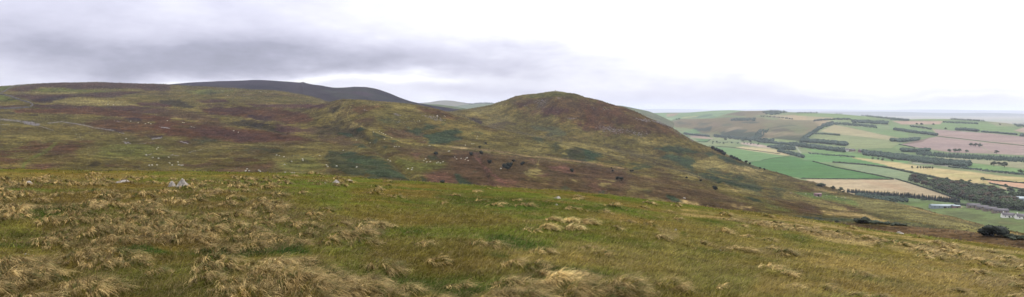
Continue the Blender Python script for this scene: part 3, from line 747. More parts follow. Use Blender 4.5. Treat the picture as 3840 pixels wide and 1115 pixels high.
for nm, d, z0, sky, sd in (('far_skyline_hill', 34000, -150, [(2150, 430), (2300, 411), (2500, 409), (2700, 412), (2900, 410), (3100, 411), (3300, 413), (3500, 411), (3700, 414), (3900, 416), (4100, 430)], 27),
                           ('far_skyline_hill', 19000, -150, [(2200, 440), (2600, 421), (2900, 421), (3150, 419), (3350, 420), (3560, 425), (3700, 424), (3840, 428), (4100, 440)], 28)):
    simple_hill(nm, z0, d * 0.88, d, sky, (C(104, 116, 96), C(118, 122, 100)), sd, 600, 6)

# ------------------------------------------------------------------ the farmland on the valley floor and the slope beyond
FL = -136.0


def fd(row):
    return -FL / ((row - HOR) / FOC)


foot = [(2450, 515), (2600, 515), (2700, 522), (2850, 545), (3000, 560), (3150, 580), (3300, 590), (3500, 610), (3840, 640), (4300, 690)]
V0 = [(-2500, 'z', -142, 420), (6500, 'z', -142, 420)]
V1 = [(-2500, 'z', -140, 560), (2300, 'z', -140, 560), (6500, 'z', FL - 1, 560)]
V2 = [(-2500, 'z', -140, 3400), (2300, 'z', -140, 3400)] + [(p, r, fd(r)) for p, r in foot] + [(6500, 'z', FL, 1100)]
V3 = [(-2500, 'z', -140, 3600), (2300, 'z', -140, 3600), (2450, 495, 3560), (2600, 478, 3480), (2700, 475, 3350), (2850, 475, 3150), (3000, 490, 2800), (3150, 505, 2600), (3300, 520, 2500),
      (3500, 545, 2300), (3840, 575, 2100), (4300, 600, 1900), (6500, 'z', -130, 1900)]
V4 = [(-2500, 'z', -140, 4000), (2300, 'z', -140, 4000), (2450, 475, 3950), (2504, 460, 3900), (2552, 447, 3850), (2620, 446, 3800), (2700, 446, 3700), (2850, 445, 3600), (3000, 450, 3450), (3150, 464, 3250), (3300, 480, 3050),
      (3500, 500, 2850), (3840, 520, 2700), (4300, 545, 2600), (6500, 'z', -120, 2600)]
V5 = [(-2500, 'z', -140, 4400), (2300, 'z', -140, 4400), (2450, 470, 4400), (2552, 446, 4350), (2620, 445, 4300), (2668, 443, 4250), (2708, 432, 4200), (2757, 421, 4150), (2789, 417, 4150), (2861, 416, 4150), (2885, 415, 4150),
      (2921, 417, 4100), (2961, 421, 4100), (3068, 425, 4050), (3125, 427, 4000), (3241, 436, 3900), (3397, 448, 3800), (3520, 447, 3750), (3565, 447, 3750),
      (3689, 455, 3600), (3761, 461, 3500), (3840, 474, 3400), (4300, 500, 3300), (6500, 'z', -110, 3300)]
V6 = [(-2500, 'z', -140, 5400), (2300, 'z', -140, 5400), (2700, 'z', -138, 5300), (6500, 'z', -138, 5000)]
V7 = [(-2500, 'z', -140, 40000), (6500, 'z', -140, 40000)]


class VLayer(Layer):
    pass


# columns: dense where the valley shows
farm = Layer([V0, V1, V2, V3, V4, V5, V6, V7], 2080, 4100, 900, [4, 190, 90, 60, 50, 10, 50], [(0.5, 160.0, 3, 33)])
# the near floor rows are spaced by what the eye resolves: pack them towards the far end evenly in 1/r
k1, k2 = farm.kidx[1], farm.kidx[2]
for i in range(len(farm.az)):
    r0, r1 = farm.R[i, k1], farm.R[i, k2]
    zz = np.copy(farm.Z[i, k1:k2 + 1]); rr = np.copy(farm.R[i, k1:k2 + 1])
    nr_ = 1.0 / np.linspace(1 / r0, 1 / r1, k2 - k1 + 1)
    farm.Z[i, k1:k2 + 1] = np.interp(nr_, rr, zz); farm.R[i, k1:k2 + 1] = nr_
farm.X = farm.R * np.sin(farm.az)[:, None]; farm.Y = farm.R * np.cos(farm.az)[:, None]
fx_, fy_ = project(farm.X, farm.Y, farm.Z); fx_ = fx_.ravel(); fy_ = fy_.ravel()
fX, fY = farm.X.ravel(), farm.Y.ravel()
fj = fbm(fX / 60, fY / 60, 3, 91)
n = np.clip(fbm(fX / 300, fY / 300, 4, 95) * 3 + 0.5, 0, 1)[:, None]
fcol = C(116, 140, 92) * n + C(134, 148, 104) * (1 - n)
far_haze_k = np.clip((np.hypot(fX, fY) - 5000) / 4000, 0, 1)[:, None]
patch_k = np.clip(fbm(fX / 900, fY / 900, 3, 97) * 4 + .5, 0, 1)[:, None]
fcol = fcol * (1 - far_haze_k) + (C(150, 158, 128) * patch_k + C(178, 168, 144) * (1 - patch_k)) * far_haze_k  # far plain painted paler with distance, extra haze put into the colour
E_ = {'s': 1.2, 'j': 1.0}
H_ = {'s': 5, 'j': 14}
PALEG = C(150, 162, 112); VIV = C(78, 128, 66); LG = C(112, 152, 92); STR = C(198, 182, 136); TAN = C(194, 172, 138); PK = C(172, 146, 144); GG = C(136, 154, 116)
DG = C(70, 84, 66)
FARM_PATCHES = [
    # far slope
    ('F', C(126, 112, 84), [(10, 200), (130, 160), (420, 160), (640, 150), (880, 150), (1050, 185), (1310, 185), (1500, 185), (1400, 300), (1240, 362), (800, 357), (480, 332), (170, 302), (90, 250)], {'s': 4, 'j': 6}),
    ('F', C(130, 118, 92), [(520, 132), (720, 86), (900, 84), (950, 130), (700, 142)], {'s': 3, 'j': 4}),
    ('F', C(120, 134, 88), [(860, 190), (1060, 180), (1310, 195), (1310, 330), (1150, 340), (960, 290)], {'s': 8, 'j': 20, 'o': .5}),
    ('F', C(150, 128, 96), [(700, 215), (900, 195), (1100, 165), (1240, 170), (1000, 195), (800, 235)], {'s': 5, 'j': 14, 'o': .6}),
    ('F', C(140, 120, 98), [(150, 190), (400, 180), (560, 230), (420, 235), (200, 215)], {'s': 6, 'j': 16, 'o': .5}),
    ('F', DG, [(260, 262), (420, 238), (410, 282), (290, 280)], H_), ('F', DG, [(440, 320), (560, 280), (640, 250), (800, 292), (860, 300), (800, 358), (560, 342)], H_),
    ('F', DG, [(900, 340), (1100, 310), (1310, 320), (1310, 362), (1000, 366)], H_), ('F', DG, [(700, 200), (850, 190), (900, 210), (780, 218)], H_),
    ('F', C(108, 150, 92), [(90, 252), (240, 262), (350, 302), (180, 304)], {'s': 3, 'j': 4}), ('F', C(132, 140, 90), [(60, 240), (200, 250), (240, 265), (140, 285)], {'s': 3, 'j': 4}),
    ('F', C(134, 138, 88), [(260, 310), (480, 280), (500, 320), (400, 335)], {'s': 4, 'j': 8, 'o': .7}),
    ('F', C(186, 168, 130), [(940, 135), (1310, 130), (1310, 190), (1100, 170)], {'s': 3, 'j': 4, 'o': .8}),
    ('G', C(182, 162, 128), [(130, 135), (560, 150), (540, 190), (500, 215), (430, 240), (350, 190), (150, 175)], {'s': 3, 'j': 5, 'o': .75}),
    ('G', C(130, 124, 92), [(-10, 190), (200, 175), (340, 180), (440, 215), (350, 290), (240, 330), (-10, 360)], {'s': 5, 'j': 8, 'o': .85}),
    ('G', C(116, 128, 86), [(60, 240), (250, 210), (340, 260), (240, 310), (60, 310)], {'s': 8, 'j': 20, 'o': .6}),
    ('G', C(84, 92, 70), [(-10, 320), (240, 325), (300, 350), (220, 365), (-10, 362)], H_),
    ('F', C(96, 100, 74), [(300, 190), (420, 200), (380, 225), (280, 215)], H_), ('F', C(104, 108, 78), [(560, 200), (680, 205), (640, 235), (520, 230)], H_), ('F', C(158, 142, 112), [(520, 250), (640, 240), (700, 250), (560, 265)], H_),
    ('F', C(98, 104, 76), [(1000, 210), (1150, 205), (1200, 230), (1050, 240)], H_), ('F', C(100, 94, 74), [(960, 260), (1100, 250), (1180, 280), (1000, 290)], H_), ('F', C(90, 96, 72), [(100, 200), (220, 190), (240, 215), (120, 225)], H_),
    ('F', C(152, 136, 106), [(900, 300), (1100, 290), (1250, 310), (1000, 318)], H_), ('F', C(112, 104, 84), [(560, 110), (680, 100), (720, 125), (600, 130)], H_),
    # fields on the far slope
    ('G', C(128, 154, 98), [(200, 105), (560, 115), (860, 140), (1000, 160), (700, 170), (560, 150), (220, 135)], E_), ('G', C(140, 156, 106), [(480, 165), (730, 170), (740, 195), (560, 195)], E_),
    ('G', C(178, 168, 128), [(430, 282), (575, 220), (700, 245), (1000, 310), (1200, 350), (1090, 362), (700, 320), (500, 292)], E_),
    ('G', C(124, 152, 96), [(710, 240), (940, 245), (1260, 300), (1260, 350), (1000, 308)], E_), ('G', C(128, 152, 100), [(800, 195), (1000, 205), (1050, 250), (900, 240)], E_),
    ('G', C(144, 156, 108), [(365, 342), (430, 290), (700, 322), (1080, 362), (1180, 392), (1100, 440), (690, 442), (700, 402), (560, 372)], E_), ('G', C(126, 148, 98), [(310, 390), (420, 392), (670, 412), (660, 432), (430, 412)], E_),
    ('H', C(122, 150, 98), [(-10, 210), (180, 230), (380, 280), (430, 312), (-10, 268)], E_), ('H', C(124, 152, 98), [(390, 225), (500, 195), (820, 210), (1000, 215), (1160, 250), (1200, 320), (820, 285), (600, 265), (420, 255)], E_),
    ('H', C(130, 154, 98), [(180, 165), (480, 165), (560, 180), (480, 190)], E_), ('H', C(188, 156, 142), [(10, 185), (490, 188), (460, 216), (100, 216)], E_),
    ('H', C(184, 156, 144), [(1150, 275), (1260, 240), (1260, 295)], E_), ('H', C(150, 150, 120), [(900, 195), (1120, 200), (1160, 235), (1000, 235)], E_),
    ('H', PK, [(405, 262), (640, 280), (1010, 308), (1330, 340), (1330, 420), (850, 372), (450, 325)], E_),
    ('H', PK, [(100, 402), (380, 342), (440, 330), (830, 377), (1330, 425), (1330, 510), (980, 492), (560, 478), (300, 442)], E_),
    ('H', C(128, 112, 100), [(90, 405), (370, 340), (290, 382), (180, 400)], E_), ('H', C(134, 156, 100), [(440, 326), (640, 350), (1260, 415)], {'w': 0.8, 's': 0.8, 'j': 0.5}),
    ('H', C(134, 150, 104), [(840, 375), (830, 400), (870, 440), (960, 488)], {'w': 1.0, 's': 0.8, 'j': 0.5}), ('H', C(186, 170, 138), [(395, 262), (450, 325)], {'w': 1.2, 's': 0.8, 'j': 0.5}),
    ('H', C(126, 150, 98), [(20, 430), (90, 405), (300, 445), (480, 470), (350, 470), (100, 470)], E_),
    ('H', C(160, 158, 126), [(400, 520), (760, 545), (1330, 575), (1330, 640), (760, 575)], E_),
    ('H', C(118, 156, 94), [(740, 578), (950, 602), (1330, 648), (1330, 700), (1000, 662), (700, 622)], E_),
    # valley floor
    ('F', LG, [(430, 425), (700, 450), (900, 480), (1100, 515), (890, 555), (700, 555), (560, 490)], E_), ('F', STR, [(640, 430), (720, 422), (1000, 448), (1165, 490), (1140, 511), (900, 480), (700, 450)], E_),
    ('F', C(184, 154, 142), [(210, 322), (330, 325), (420, 345), (500, 350), (400, 352), (230, 342)], E_), ('F', C(196, 170, 158), [(680, 383), (780, 388), (980, 430), (960, 442), (850, 427), (700, 402)], {'s': 2, 'j': 3}),
    ('F', VIV, [(255, 350), (410, 358), (380, 380), (320, 385)], E_), ('F', C(138, 152, 100), [(330, 390), (600, 390), (680, 420), (430, 415)], E_), ('F', PALEG, [(420, 335), (640, 350), (660, 372), (450, 360)], E_),
    ('F', C(142, 160, 104), [(820, 352), (960, 345), (1220, 372), (1150, 392), (980, 380)], E_),
    ('G', C(116, 156, 92), [(260, 432), (650, 465), (1000, 530), (1260, 562), (1260, 580), (700, 530), (420, 492)], E_), ('G', C(100, 150, 86), [(240, 488), (500, 495), (800, 545), (1080, 600), (1050, 612), (560, 572), (450, 570), (290, 545)], E_),
    ('G', VIV, [(-237, 572), (0, 535), (160, 515), (300, 550), (450, 575), (900, 680), (1125, 727), (280, 724), (75, 690), (-140, 625)], E_),
    ('G', C(84, 134, 72), [(150, 520), (300, 552), (620, 622), (400, 610), (160, 580)], {'s': 8, 'j': 10, 'o': .5}),
    ('S', C(204, 184, 128), [(3189, 591), (3261, 597), (3340, 606), (3400, 616), (3500, 630), (3621, 642), (3741, 658), (3900, 672), (3900, 706), (3840, 700), (3700, 690), (3560, 676), (3500, 660), (3420, 642), (3340, 629), (3320, 619)], E_),
    ('S', C(174, 172, 112), [(3480, 640), (3640, 655), (3840, 675), (3840, 690), (3600, 670)], {'s': 4, 'j': 8, 'o': .5}),
    ('S', C(136, 156, 116), [(3125, 611), (3249, 620), (3325, 630), (3400, 648), (3460, 668), (3530, 680), (3500, 690), (3360, 674), (3261, 652), (3180, 628)], E_),
    ('S', C(104, 148, 82), [(3532, 678), (3596, 688), (3584, 697), (3552, 686)], E_),
    ('S', C(210, 166, 140), [(3700, 677), (3900, 692), (3900, 714), (3785, 702), (3713, 688)], E_), ('S', C(206, 168, 140), [(3620, 682), (3700, 692), (3708, 701), (3650, 693)], E_), ('S', C(196, 168, 140), [(3745, 699), (3773, 702), (3797, 709), (3773, 717)], E_),
    ('S', TAN, [(3022, 673), (3352, 674), (3400, 686), (3600, 750), (3590, 756), (3480, 746), (3400, 740), (3318, 735), (3210, 730), (3142, 720), (3090, 710), (3040, 690)], E_),
    ('I', C(186, 152, 118), [(640, 105), (900, 140), (1122, 200), (1000, 190), (700, 130)], {'s': 6, 'j': 10, 'o': .5}), ('I', C(206, 184, 140), [(300, 140), (700, 190), (1000, 240), (560, 205)], {'s': 6, 'j': 10, 'o': .4}),
    ('J', C(112, 128, 72), [(-200, 280), (200, 290), (430, 335), (600, 345), (900, 400), (1300, 500), (1300, 760), (760, 560), (-200, 400)], {'s': 3, 'j': 3}),
    ('J', C(104, 132, 68), [(-100, 290), (200, 310), (300, 345), (0, 320)], {'s': 4, 'j': 8, 'o': .7}),
    ('J', C(92, 96, 62), [(300, 370), (560, 380), (720, 420), (600, 450), (400, 410)], {'s': 6, 'j': 16, 'o': .6}), ('J', C(96, 98, 66), [(600, 460), (900, 450), (1097, 500), (900, 520)], {'s': 6, 'j': 16, 'o': .5}),
    ('J', C(98, 138, 66), [(830, 380), (900, 395), (880, 410), (830, 398)], E_), ('J', C(170, 156, 106), [(860, 480), (1100, 500), (1100, 508), (860, 490)], {'s': 3, 'j': 4, 'o': .5}),
    ('J', C(200, 176, 150), [(430, 333), (520, 338), (520, 346), (430, 343)], {'s': 2, 'j': 2}),
    # lanes and the river
    ('S', C(192, 182, 176), [(3420, 612), (3480, 615), (3560, 623), (3621, 631), (3700, 642), (3900, 660)], {'w': 1.4, 's': 0.8, 'j': 0.3}),
    ('S', C(180, 178, 180), [(2984, 548), (2990, 556), (2996, 566), (3004, 574)], {'w': 1.6, 's': 0.8, 'j': 0.5}),
    ('S', C(196, 178, 150), [(3352, 673), (3400, 687), (3500, 718), (3596, 748)], {'w': 0.9, 's': 0.8, 'j': 0.3}),
]
paint(fcol, fx_, fy_, fj, FARM_PATCHES)
lum = fcol @ np.array([.25, .65, .1])
fcol = fcol * 0.85 + lum[:, None] * 0.15
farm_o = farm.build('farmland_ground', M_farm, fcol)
# the same low ground under the hills to the left, out of the farmland's fan
gl = Layer([[(-2500, 'z', -143, 420), (2100, 'z', -143, 420)], [(-2500, 'z', -143, 40000), (2100, 'z', -143, 40000)]], -2500, 2085, 60, [12])
gl.build('ground', M_farm, np.tile(C(116, 136, 90), (gl.R.size, 1)))

# ------------------------------------------------------------------ the near hilltop: height field
EYE = 1.6
ca_, ct_ = ray([p[0] for p in FG_CREST], [p[1] for p in FG_CREST])


def fg_params(az):
    T = -np.interp(az, ca_, ct_)
    T = T.copy() if hasattr(T, 'copy') else T
    rs = 66.0 + 0 * T
    b = EYE / rs ** 2
    a = T - 2 * EYE / rs
    return T, rs, a, b


NAZ, NR = 1000, 720
FAZ = np.linspace(math.radians(-50), math.radians(50), NAZ)
FLR = np.linspace(math.log(0.9), math.log(300.0), NR)
FR = np.exp(FLR)
kern = np.exp(-np.linspace(-2, 2, 61) ** 2); kern /= kern.sum()
fine = np.linspace(math.radians(-54), math.radians(54), 2161)
Tf = fg_params(fine)[0]
Tf = np.convolve(np.pad(Tf, 30, mode='edge'), kern, mode='valid')
Tcol = np.interp(FAZ, fine, Tf)


def fg_abT(az):
    T = np.interp(az, fine, Tf)
    rs = 66.0
    return T - 2 * EYE / rs, EYE / rs ** 2 + 0 * T, T


A_, B_, _ = fg_abT(FAZ)
GX = FR[None, :] * np.sin(FAZ)[:, None]; GY = FR[None, :] * np.cos(FAZ)[:, None]
FH = -(EYE + A_[:, None] * FR + B_[:, None] * FR ** 2)
near = np.clip((FR - 2.5) / 5, 0, 1)[None, :]
FH = FH + near * (0.34 * fbm(GX / 4.5, GY / 3.2, 3, 201) + 0.16 * fbm(GX / 1.1, GY / 0.9, 3, 211) + 1.0 * np.clip(FR / 40 - 0.3, 0, 1)[None, :] * fbm(GX / 22, GY / 18, 2, 221))


def fg_hit(px, py):
    az, t = ray(px, py)
    a, b, T = fg_abT(az)
    q = np.maximum((-t - a) ** 2 - 4 * b * EYE, 0)
    r = ((-t - a) - np.sqrt(q)) / (2 * b)
    return az, np.clip(r, 1.0, 250)


def fg_z(az, r):
    i = np.clip((az - FAZ[0]) / (FAZ[1] - FAZ[0]), 0, NAZ - 1.001); j = np.clip((np.log(r) - FLR[0]) / (FLR[1] - FLR[0]), 0, NR - 1.001)
    i0 = i.astype(int); j0 = j.astype(int); fi = i - i0; fj_ = j - j0
    return (FH[i0, j0] * (1 - fi) + FH[i0 + 1, j0] * fi) * (1 - fj_) + (FH[i0, j0 + 1] * (1 - fi) + FH[i0 + 1, j0 + 1] * fi) * fj_


def fg_point(px, py):
    az, r = fg_hit(np.array([float(px)]), np.array([float(py)]))
    z = fg_z(az, r)
    return float(r[0] * math.sin(az[0])), float(r[0] * math.cos(az[0])), float(z[0])


def in_poly(P, x, y):
    return sd_poly(P, x, y) < 0


def poly_points(P, n, g):
    xs = [p[0] for p in P]; ys = [p[1] for p in P]
    out = np.zeros((0, 2))
    while len(out) < n:
        q = np.stack([g.uniform(min(xs), max(xs), 4 * n), g.uniform(min(ys), max(ys), 4 * n)], -1)
        q = q[in_poly(P, q[:, 0], q[:, 1])]
        out = np.concatenate([out, q])
    return out[:n]


# where the long pale grass grows in tussocks: zone, how many, warmth of the straw
TUSS_ZONES = [
    ('L', [(-150, 175), (300, 160), (500, 140), (900, 108), (1200, 90), (1500, 120), (1850, 150), (1830, 180), (1600, 165), (1700, 230), (1990, 300), (1990, 420), (1700, 445), (1500, 490),
           (1200, 500), (1000, 450), (800, 440), (600, 470), (300, 460), (200, 400), (400, 300), (-150, 250)], 430),
    ('L', [(-150, 60), (900, 55), (1990, 72), (1990, 125), (900, 105), (-150, 160)], 190),
    ('Q', [(-20, 60), (700, 80), (1500, 150), (2091, 210), (2091, 300), (1400, 240), (0, 160)], 60),
    ('L', [(-150, 560), (200, 520), (300, 600), (250, 700), (-150, 770)], 40),
    ('L', [(1230, 760), (1400, 640), (1480, 540), (1800, 530), (1850, 620), (1990, 660), (1990, 780)], 46),
    ('L', [(380, 560), (560, 500), (680, 520), (660, 580), (500, 590)], 9),
    ('L', [(390, 720), (470, 660), (540, 690), (430, 740)], 4),
    ('L', [(-150, 290), (90, 290), (120, 330), (-150, 340)], 14),
    ('Q', [(0, 250), (100, 280), (260, 320), (250, 390), (60, 400), (0, 380)], 16),
    ('Q', [(-40, 630), (180, 640), (300, 720), (300, 770), (-40, 770)], 16),
    ('Q', [(850, 760), (950, 640), (1300, 610), (1500, 660), (1800, 720), (1800, 790), (850, 790)], 44),
    ('T', [(1560, 245), (1900, 235), (2300, 300), (2620, 380), (2620, 440), (2000, 370), (1700, 300)], 60),
    ('T', [(200, 25), (420, 40), (700, 80), (1000, 140), (1250, 200), (1500, 230), (1450, 250), (1100, 200), (700, 120), (300, 60)], 90),
    ('T', [(2000, 420), (2400, 450), (2620, 520), (2620, 620), (2200, 560)], 20),
    ('T', [(100, 260), (500, 280), (900, 330), (850, 350), (300, 310)], 16),
]
g = np.random.default_rng(11)
tp = []
for t, P, n in TUSS_ZONES:
    q = poly_points(tl(t, P), int(n * 0.46), g)
    warm = 1.0 if t == 'L' else (0.7 if t == 'Q' else 0.35)
    tp += [(x, y, warm) for x, y in q]
# a thin scatter over the rest of the turf
for k in range(90):
    x = g.uniform(-200, 4050); y = g.uniform(720, 1150)
    tp.append((x, y, 0.6))
tp = np.array(tp)
taz, tr = fg_hit(tp[:, 0], tp[:, 1])
ok = (tr > 2.6) & (tr < 62)
tp, taz, tr = tp[ok], taz[ok], tr[ok]
trad = g.uniform(0.13, 0.27, len(tr)) * (1 + np.clip((tr - 12) / 40, 0, 0.8))
tmh = trad * g.uniform(0.3, 0.6, len(tr))


MND = np.zeros_like(FH)


def add_mound(az, r, rad, h):
    """a swelling of the ground under a tussock"""
    dj = int(math.ceil(3 * rad / r / (FLR[1] - FLR[0]))) + 1
    di = int(math.ceil(3 * rad / r / (FAZ[1] - FAZ[0]))) + 1
    i = int(round((az - FAZ[0]) / (FAZ[1] - FAZ[0]))); j = int(round((math.log(r) - FLR[0]) / (FLR[1] - FLR[0])))
    i0, i1 = max(i - di, 0), min(i + di + 1, NAZ); j0, j1 = max(j - dj, 0), min(j + dj + 1, NR)
    if i0 >= i1 or j0 >= j1: return
    dx = GX[i0:i1, j0:j1] - r * math.sin(az); dy = GY[i0:i1, j0:j1] - r * math.cos(az)
    MND[i0:i1, j0:j1] = np.maximum(MND[i0:i1, j0:j1], h * np.exp(-(dx * dx + dy * dy) / rad ** 2 * 1.3))


for k in range(len(tr)):
    add_mound(float(taz[k]), float(tr[k]), float(trad[k]), float(tmh[k]))

# the tussocks that stand out on their own (things): photo place, radius, height, blades, warmth, label
HERO_TUSSOCKS = [
    (2068, 842, .30, .26, 420, 'pale straw tussock at the back left of the cluster'),
    (2128, 840, .36, .30, 520, 'tallest wind-combed straw tussock at the back of the pale cluster'),
    (2198, 850, .36, .26, 480, 'broad straw tussock on the right end of the pale cluster'),
    (2052, 878, .30, .24, 420, 'front left straw tussock of the pale cluster, combed over a dark hollow'),
    (2148, 872, .30, .20, 380, 'low straw tussock at the front middle of the pale cluster on the turf'),
    (1985, 1092, .30, .24, 620, 'reddish straw tussock at the bottom edge, left of the palest bottom tussock'),
    (2092, 1082, .34, .30, 760, 'largest pale straw tussock at the bottom edge, bent over to one side'),
    (1350, 890, .30, .22, 420, 'pale spiky tussock standing alone at the end of the brown tussock field'),
    (300, 1098, .16, .16, 170, 'small pale fountain-shaped tussock on the green turf near the bottom left'),
    (1040, 1010, .30, .25, 560, 'shaggy pale tussock with a dark heart near the bottom, above the largest clump'),
    (1130, 1098, .34, .28, 760, 'large fair-haired tussock spilling over the bottom edge'),
    (45, 1035, .40, .30, 760, 'wide combed brown tussock at the bottom left corner'),
]
hero = []
for px, py, rad, h, n, lab in HERO_TUSSOCKS:
    az, r = fg_hit(np.array([float(px)]), np.array([float(py)]))
    add_mound(float(az[0]), float(r[0]), rad * 0.8, h * 0.55)
    hero.append((float(az[0]), float(r[0])))

FH = FH + MND
gpx, gpy = project(GX, GY, FH)
gpx = np.where(GY > 0.5, gpx, -9e3); gpx = gpx.ravel(); gpy = gpy.ravel()
gx, gy = GX.ravel(), GY.ravel()
DEEP = C(54, 82, 33); TURF = C(118, 104, 55); TURF2 = C(101, 113, 50); DRY = C(142, 124, 74); STRW = C(182, 162, 114); WARM = C(148, 124, 80)
FG_PATCHES = [
    ('L', DEEP, [(120, 250), (330, 218), (440, 260), (300, 305), (120, 305)], {'s': 8, 'j': 16, 'o': .95}),
    ('L', DEEP, [(630, 470), (800, 440), (1000, 490), (1300, 470), (1700, 460), (1760, 500), (1300, 525), (900, 515), (700, 515)], {'s': 8, 'j': 18, 'o': .97}),
    ('L', DEEP, [(-20, 430), (260, 438), (150, 478), (-20, 472)], {'s': 10, 'j': 14, 'o': .7}),
    ('L', DEEP, [(900, 160), (1100, 165), (1400, 195), (1200, 205), (950, 180)], {'s': 8, 'j': 12, 'o': .6}),
    ('L', DEEP, [(1340, 380), (1500, 345), (1540, 375), (1400, 400)], {'s': 8, 'j': 12, 'o': .8}),
    ('L', WARM, [(-20, 160), (500, 110), (1000, 80), (1500, 110), (1850, 150), (1990, 300), (1990, 420), (1500, 470), (1000, 440), (300, 450), (200, 400), (-20, 260)], {'s': 30, 'j': 40, 'o': .12}),
    ('L', DRY, [(-20, 48), (700, 45), (1300, 60), (1990, 75), (1990, 90), (1200, 80), (500, 85), (-20, 110)], {'s': 8, 'j': 12, 'o': .75}),
    ('L', TURF2, [(1700, 100), (1990, 110), (1990, 300), (1850, 220), (1600, 150)], {'s': 15, 'j': 25, 'o': .6}),
    ('L', TURF2, [(700, 70), (1700, 70), (1990, 95), (1700, 110), (900, 100)], {'s': 8, 'j': 14, 'o': .7}),
    ('L', TURF2, [(500, 560), (900, 540), (1400, 530), (1350, 640), (1150, 748), (500, 748)], {'s': 30, 'j': 40, 'o': .4}),
    ('Q', DEEP, [(540, 120), (1100, 148), (1320, 190), (1150, 218), (700, 192)], {'s': 8, 'j': 16, 'o': .65}),
    ('Q', DEEP, [(1300, 190), (1700, 195), (1900, 240), (1500, 225)], {'s': 8, 'j': 16, 'o': .45}),
    ('Q', DEEP, [(850, 375), (1000, 365), (1220, 440), (1100, 475), (900, 420)], {'s': 10, 'j': 18, 'o': .7}),
    ('Q', DEEP, [(840, 468), (1030, 488), (1000, 525), (850, 512)], {'s': 10, 'j': 16, 'o': .75}),
    ('Q', DEEP, [(1040, 555), (1400, 568), (1720, 620), (1500, 642), (1200, 605)], {'s': 10, 'j': 18, 'o': .75}),
    ('Q', DEEP, [(250, 590), (500, 660), (880, 700), (800, 748), (300, 748)], {'s': 20, 'j': 30, 'o': .6}),
    ('Q', DEEP, [(340, 340), (480, 340), (520, 360), (380, 370)], {'s': 8, 'j': 14, 'o': .7}), ('Q', DEEP, [(610, 235), (720, 235), (700, 250), (630, 250)], {'s': 6, 'j': 10, 'o': .7}),
    ('Q', TURF, [(0, 170), (800, 210), (1200, 280), (900, 330), (300, 300), (0, 250)], {'s': 20, 'j': 30, 'o': .6}),
    ('Q', C(114, 92, 48), [(200, 400), (800, 400), (1000, 540), (600, 620), (100, 560)], {'s': 30, 'j': 40, 'o': .5}),
    ('Q', DRY, [(1300, 400), (2000, 450), (2091, 700), (1600, 600), (1300, 520)], {'s': 30, 'j': 40, 'o': .55}),
    ('Q', DRY, [(1550, 240), (1700, 240), (1800, 300), (1600, 280)], {'s': 12, 'j': 20, 'o': .7}),
    ('Q', C(160, 138, 120), [(1900, 330), (2020, 360), (2060, 400), (1940, 375)], {'s': 8, 'j': 14, 'o': .7}),
    ('T', C(124, 116, 66), [(-200, -60), (600, 50), (1300, 200), (2000, 300), (2700, 430), (2700, 700), (1200, 640), (-200, 640)], {'s': 40, 'j': 40, 'o': .65}),
    ('T', DEEP, [(60, 30), (260, 60), (380, 100), (160, 66)], {'s': 6, 'j': 12, 'o': .7}), ('T', DEEP, [(1150, 278), (1340, 312), (1190, 312)], {'s': 6, 'j': 12, 'o': .7}),
    ('T', DEEP, [(1200, 400), (1600, 500), (1950, 575), (1600, 570), (1250, 480)], {'s': 12, 'j': 24, 'o': .65}), ('T', DEEP, [(0, 150), (120, 240), (450, 310), (720, 365), (500, 345), (100, 280)], {'s': 10, 'j': 18, 'o': .6}),
    ('T', DEEP, [(740, 130), (860, 160), (1000, 220), (900, 250), (760, 180)], {'s': 10, 'j': 18, 'o': .5}), ('T', DEEP, [(1360, 180), (1700, 200), (1950, 240), (1500, 225)], {'s': 8, 'j': 14, 'o': .6}),
    ('T', STRW, [(0, 5), (350, 42), (560, 60)], {'w': 4, 's': 6, 'j': 10, 'o': .7}), ('T', STRW, [(620, 85), (900, 120), (1050, 165), (1250, 200), (1420, 222)], {'w': 10, 's': 9, 'j': 20, 'o': .85}),
    ('T', STRW, [(740, 38), (1100, 95), (1420, 148), (1650, 175), (2000, 232), (2600, 305)], {'w': 4, 's': 6, 'j': 10, 'o': .75}),
    ('T', STRW, [(1580, 250), (1900, 245), (2300, 300), (2600, 380), (2600, 440), (2000, 360), (1700, 310)], {'s': 20, 'j': 30, 'o': .6}),
    ('T', STRW, [(1780, 450), (2090, 455), (2060, 492), (1850, 475)], {'s': 10, 'j': 18, 'o': .7}), ('T', C(158, 138, 88), [(700, 300), (1300, 330), (1900, 400), (2576, 500), (2576, 640), (1800, 560), (1000, 420)], {'s': 25, 'j': 44, 'o': .65}),
    ('T', WARM, [(600, 500), (1300, 540), (2000, 600), (2200, 650), (400, 650)], {'s': 25, 'j': 40, 'o': .5}),
    ('K', STRAW, [(0, 340), (250, 370), (420, 400), (800, 420), (1000, 440), (1297, 490)], {'w': 3, 's': 6, 'j': 10, 'o': .6}),
]


def fg_colour(x, y, px, py):
    a = np.clip(fbm(x / 5.0, y / 3.4, 4, 301) * 2.6 + 0.45, 0, 1)[:, None]
    b = np.clip(fbm(x / 2.2, y / 1.5, 4, 311, 0.6) * 3.2 - 0.1, 0, 1)[:, None]
    c = np.clip(fbm(x / 1.7, y / 1.2, 4, 321, 0.6) * 3.2 - 0.25, 0, 1)[:, None]
    col = TURF * (1 - a) + TURF2 * a
    col = col * (1 - 0.7 * b) + DRY * 0.7 * b
    col = col * (1 - 0.7 * c) + DEEP * 0.7 * c
    j = fbm(x / 1.6, y / 1.1, 4, 331, 0.6)
    return paint(col, px, py, j, FG_PATCHES)


gcol = fg_colour(gx, gy, gpx, gpy) * 0.85
nc, nr = FH.shape
ii = np.arange(nc - 1)[:, None] * nr + np.arange(nr - 1)[None, :]
ff = np.stack([ii, ii + nr, ii + nr + 1, ii + 1], -1).reshape(-1, 4)
turf_o = link('grassy_hilltop', mesh_np('grassy_hilltop', np.stack([GX, GY, FH], -1).reshape(-1, 3), ff, col=gcol, smooth=True), M_turf)
turf_o['kind'] = 'structure'


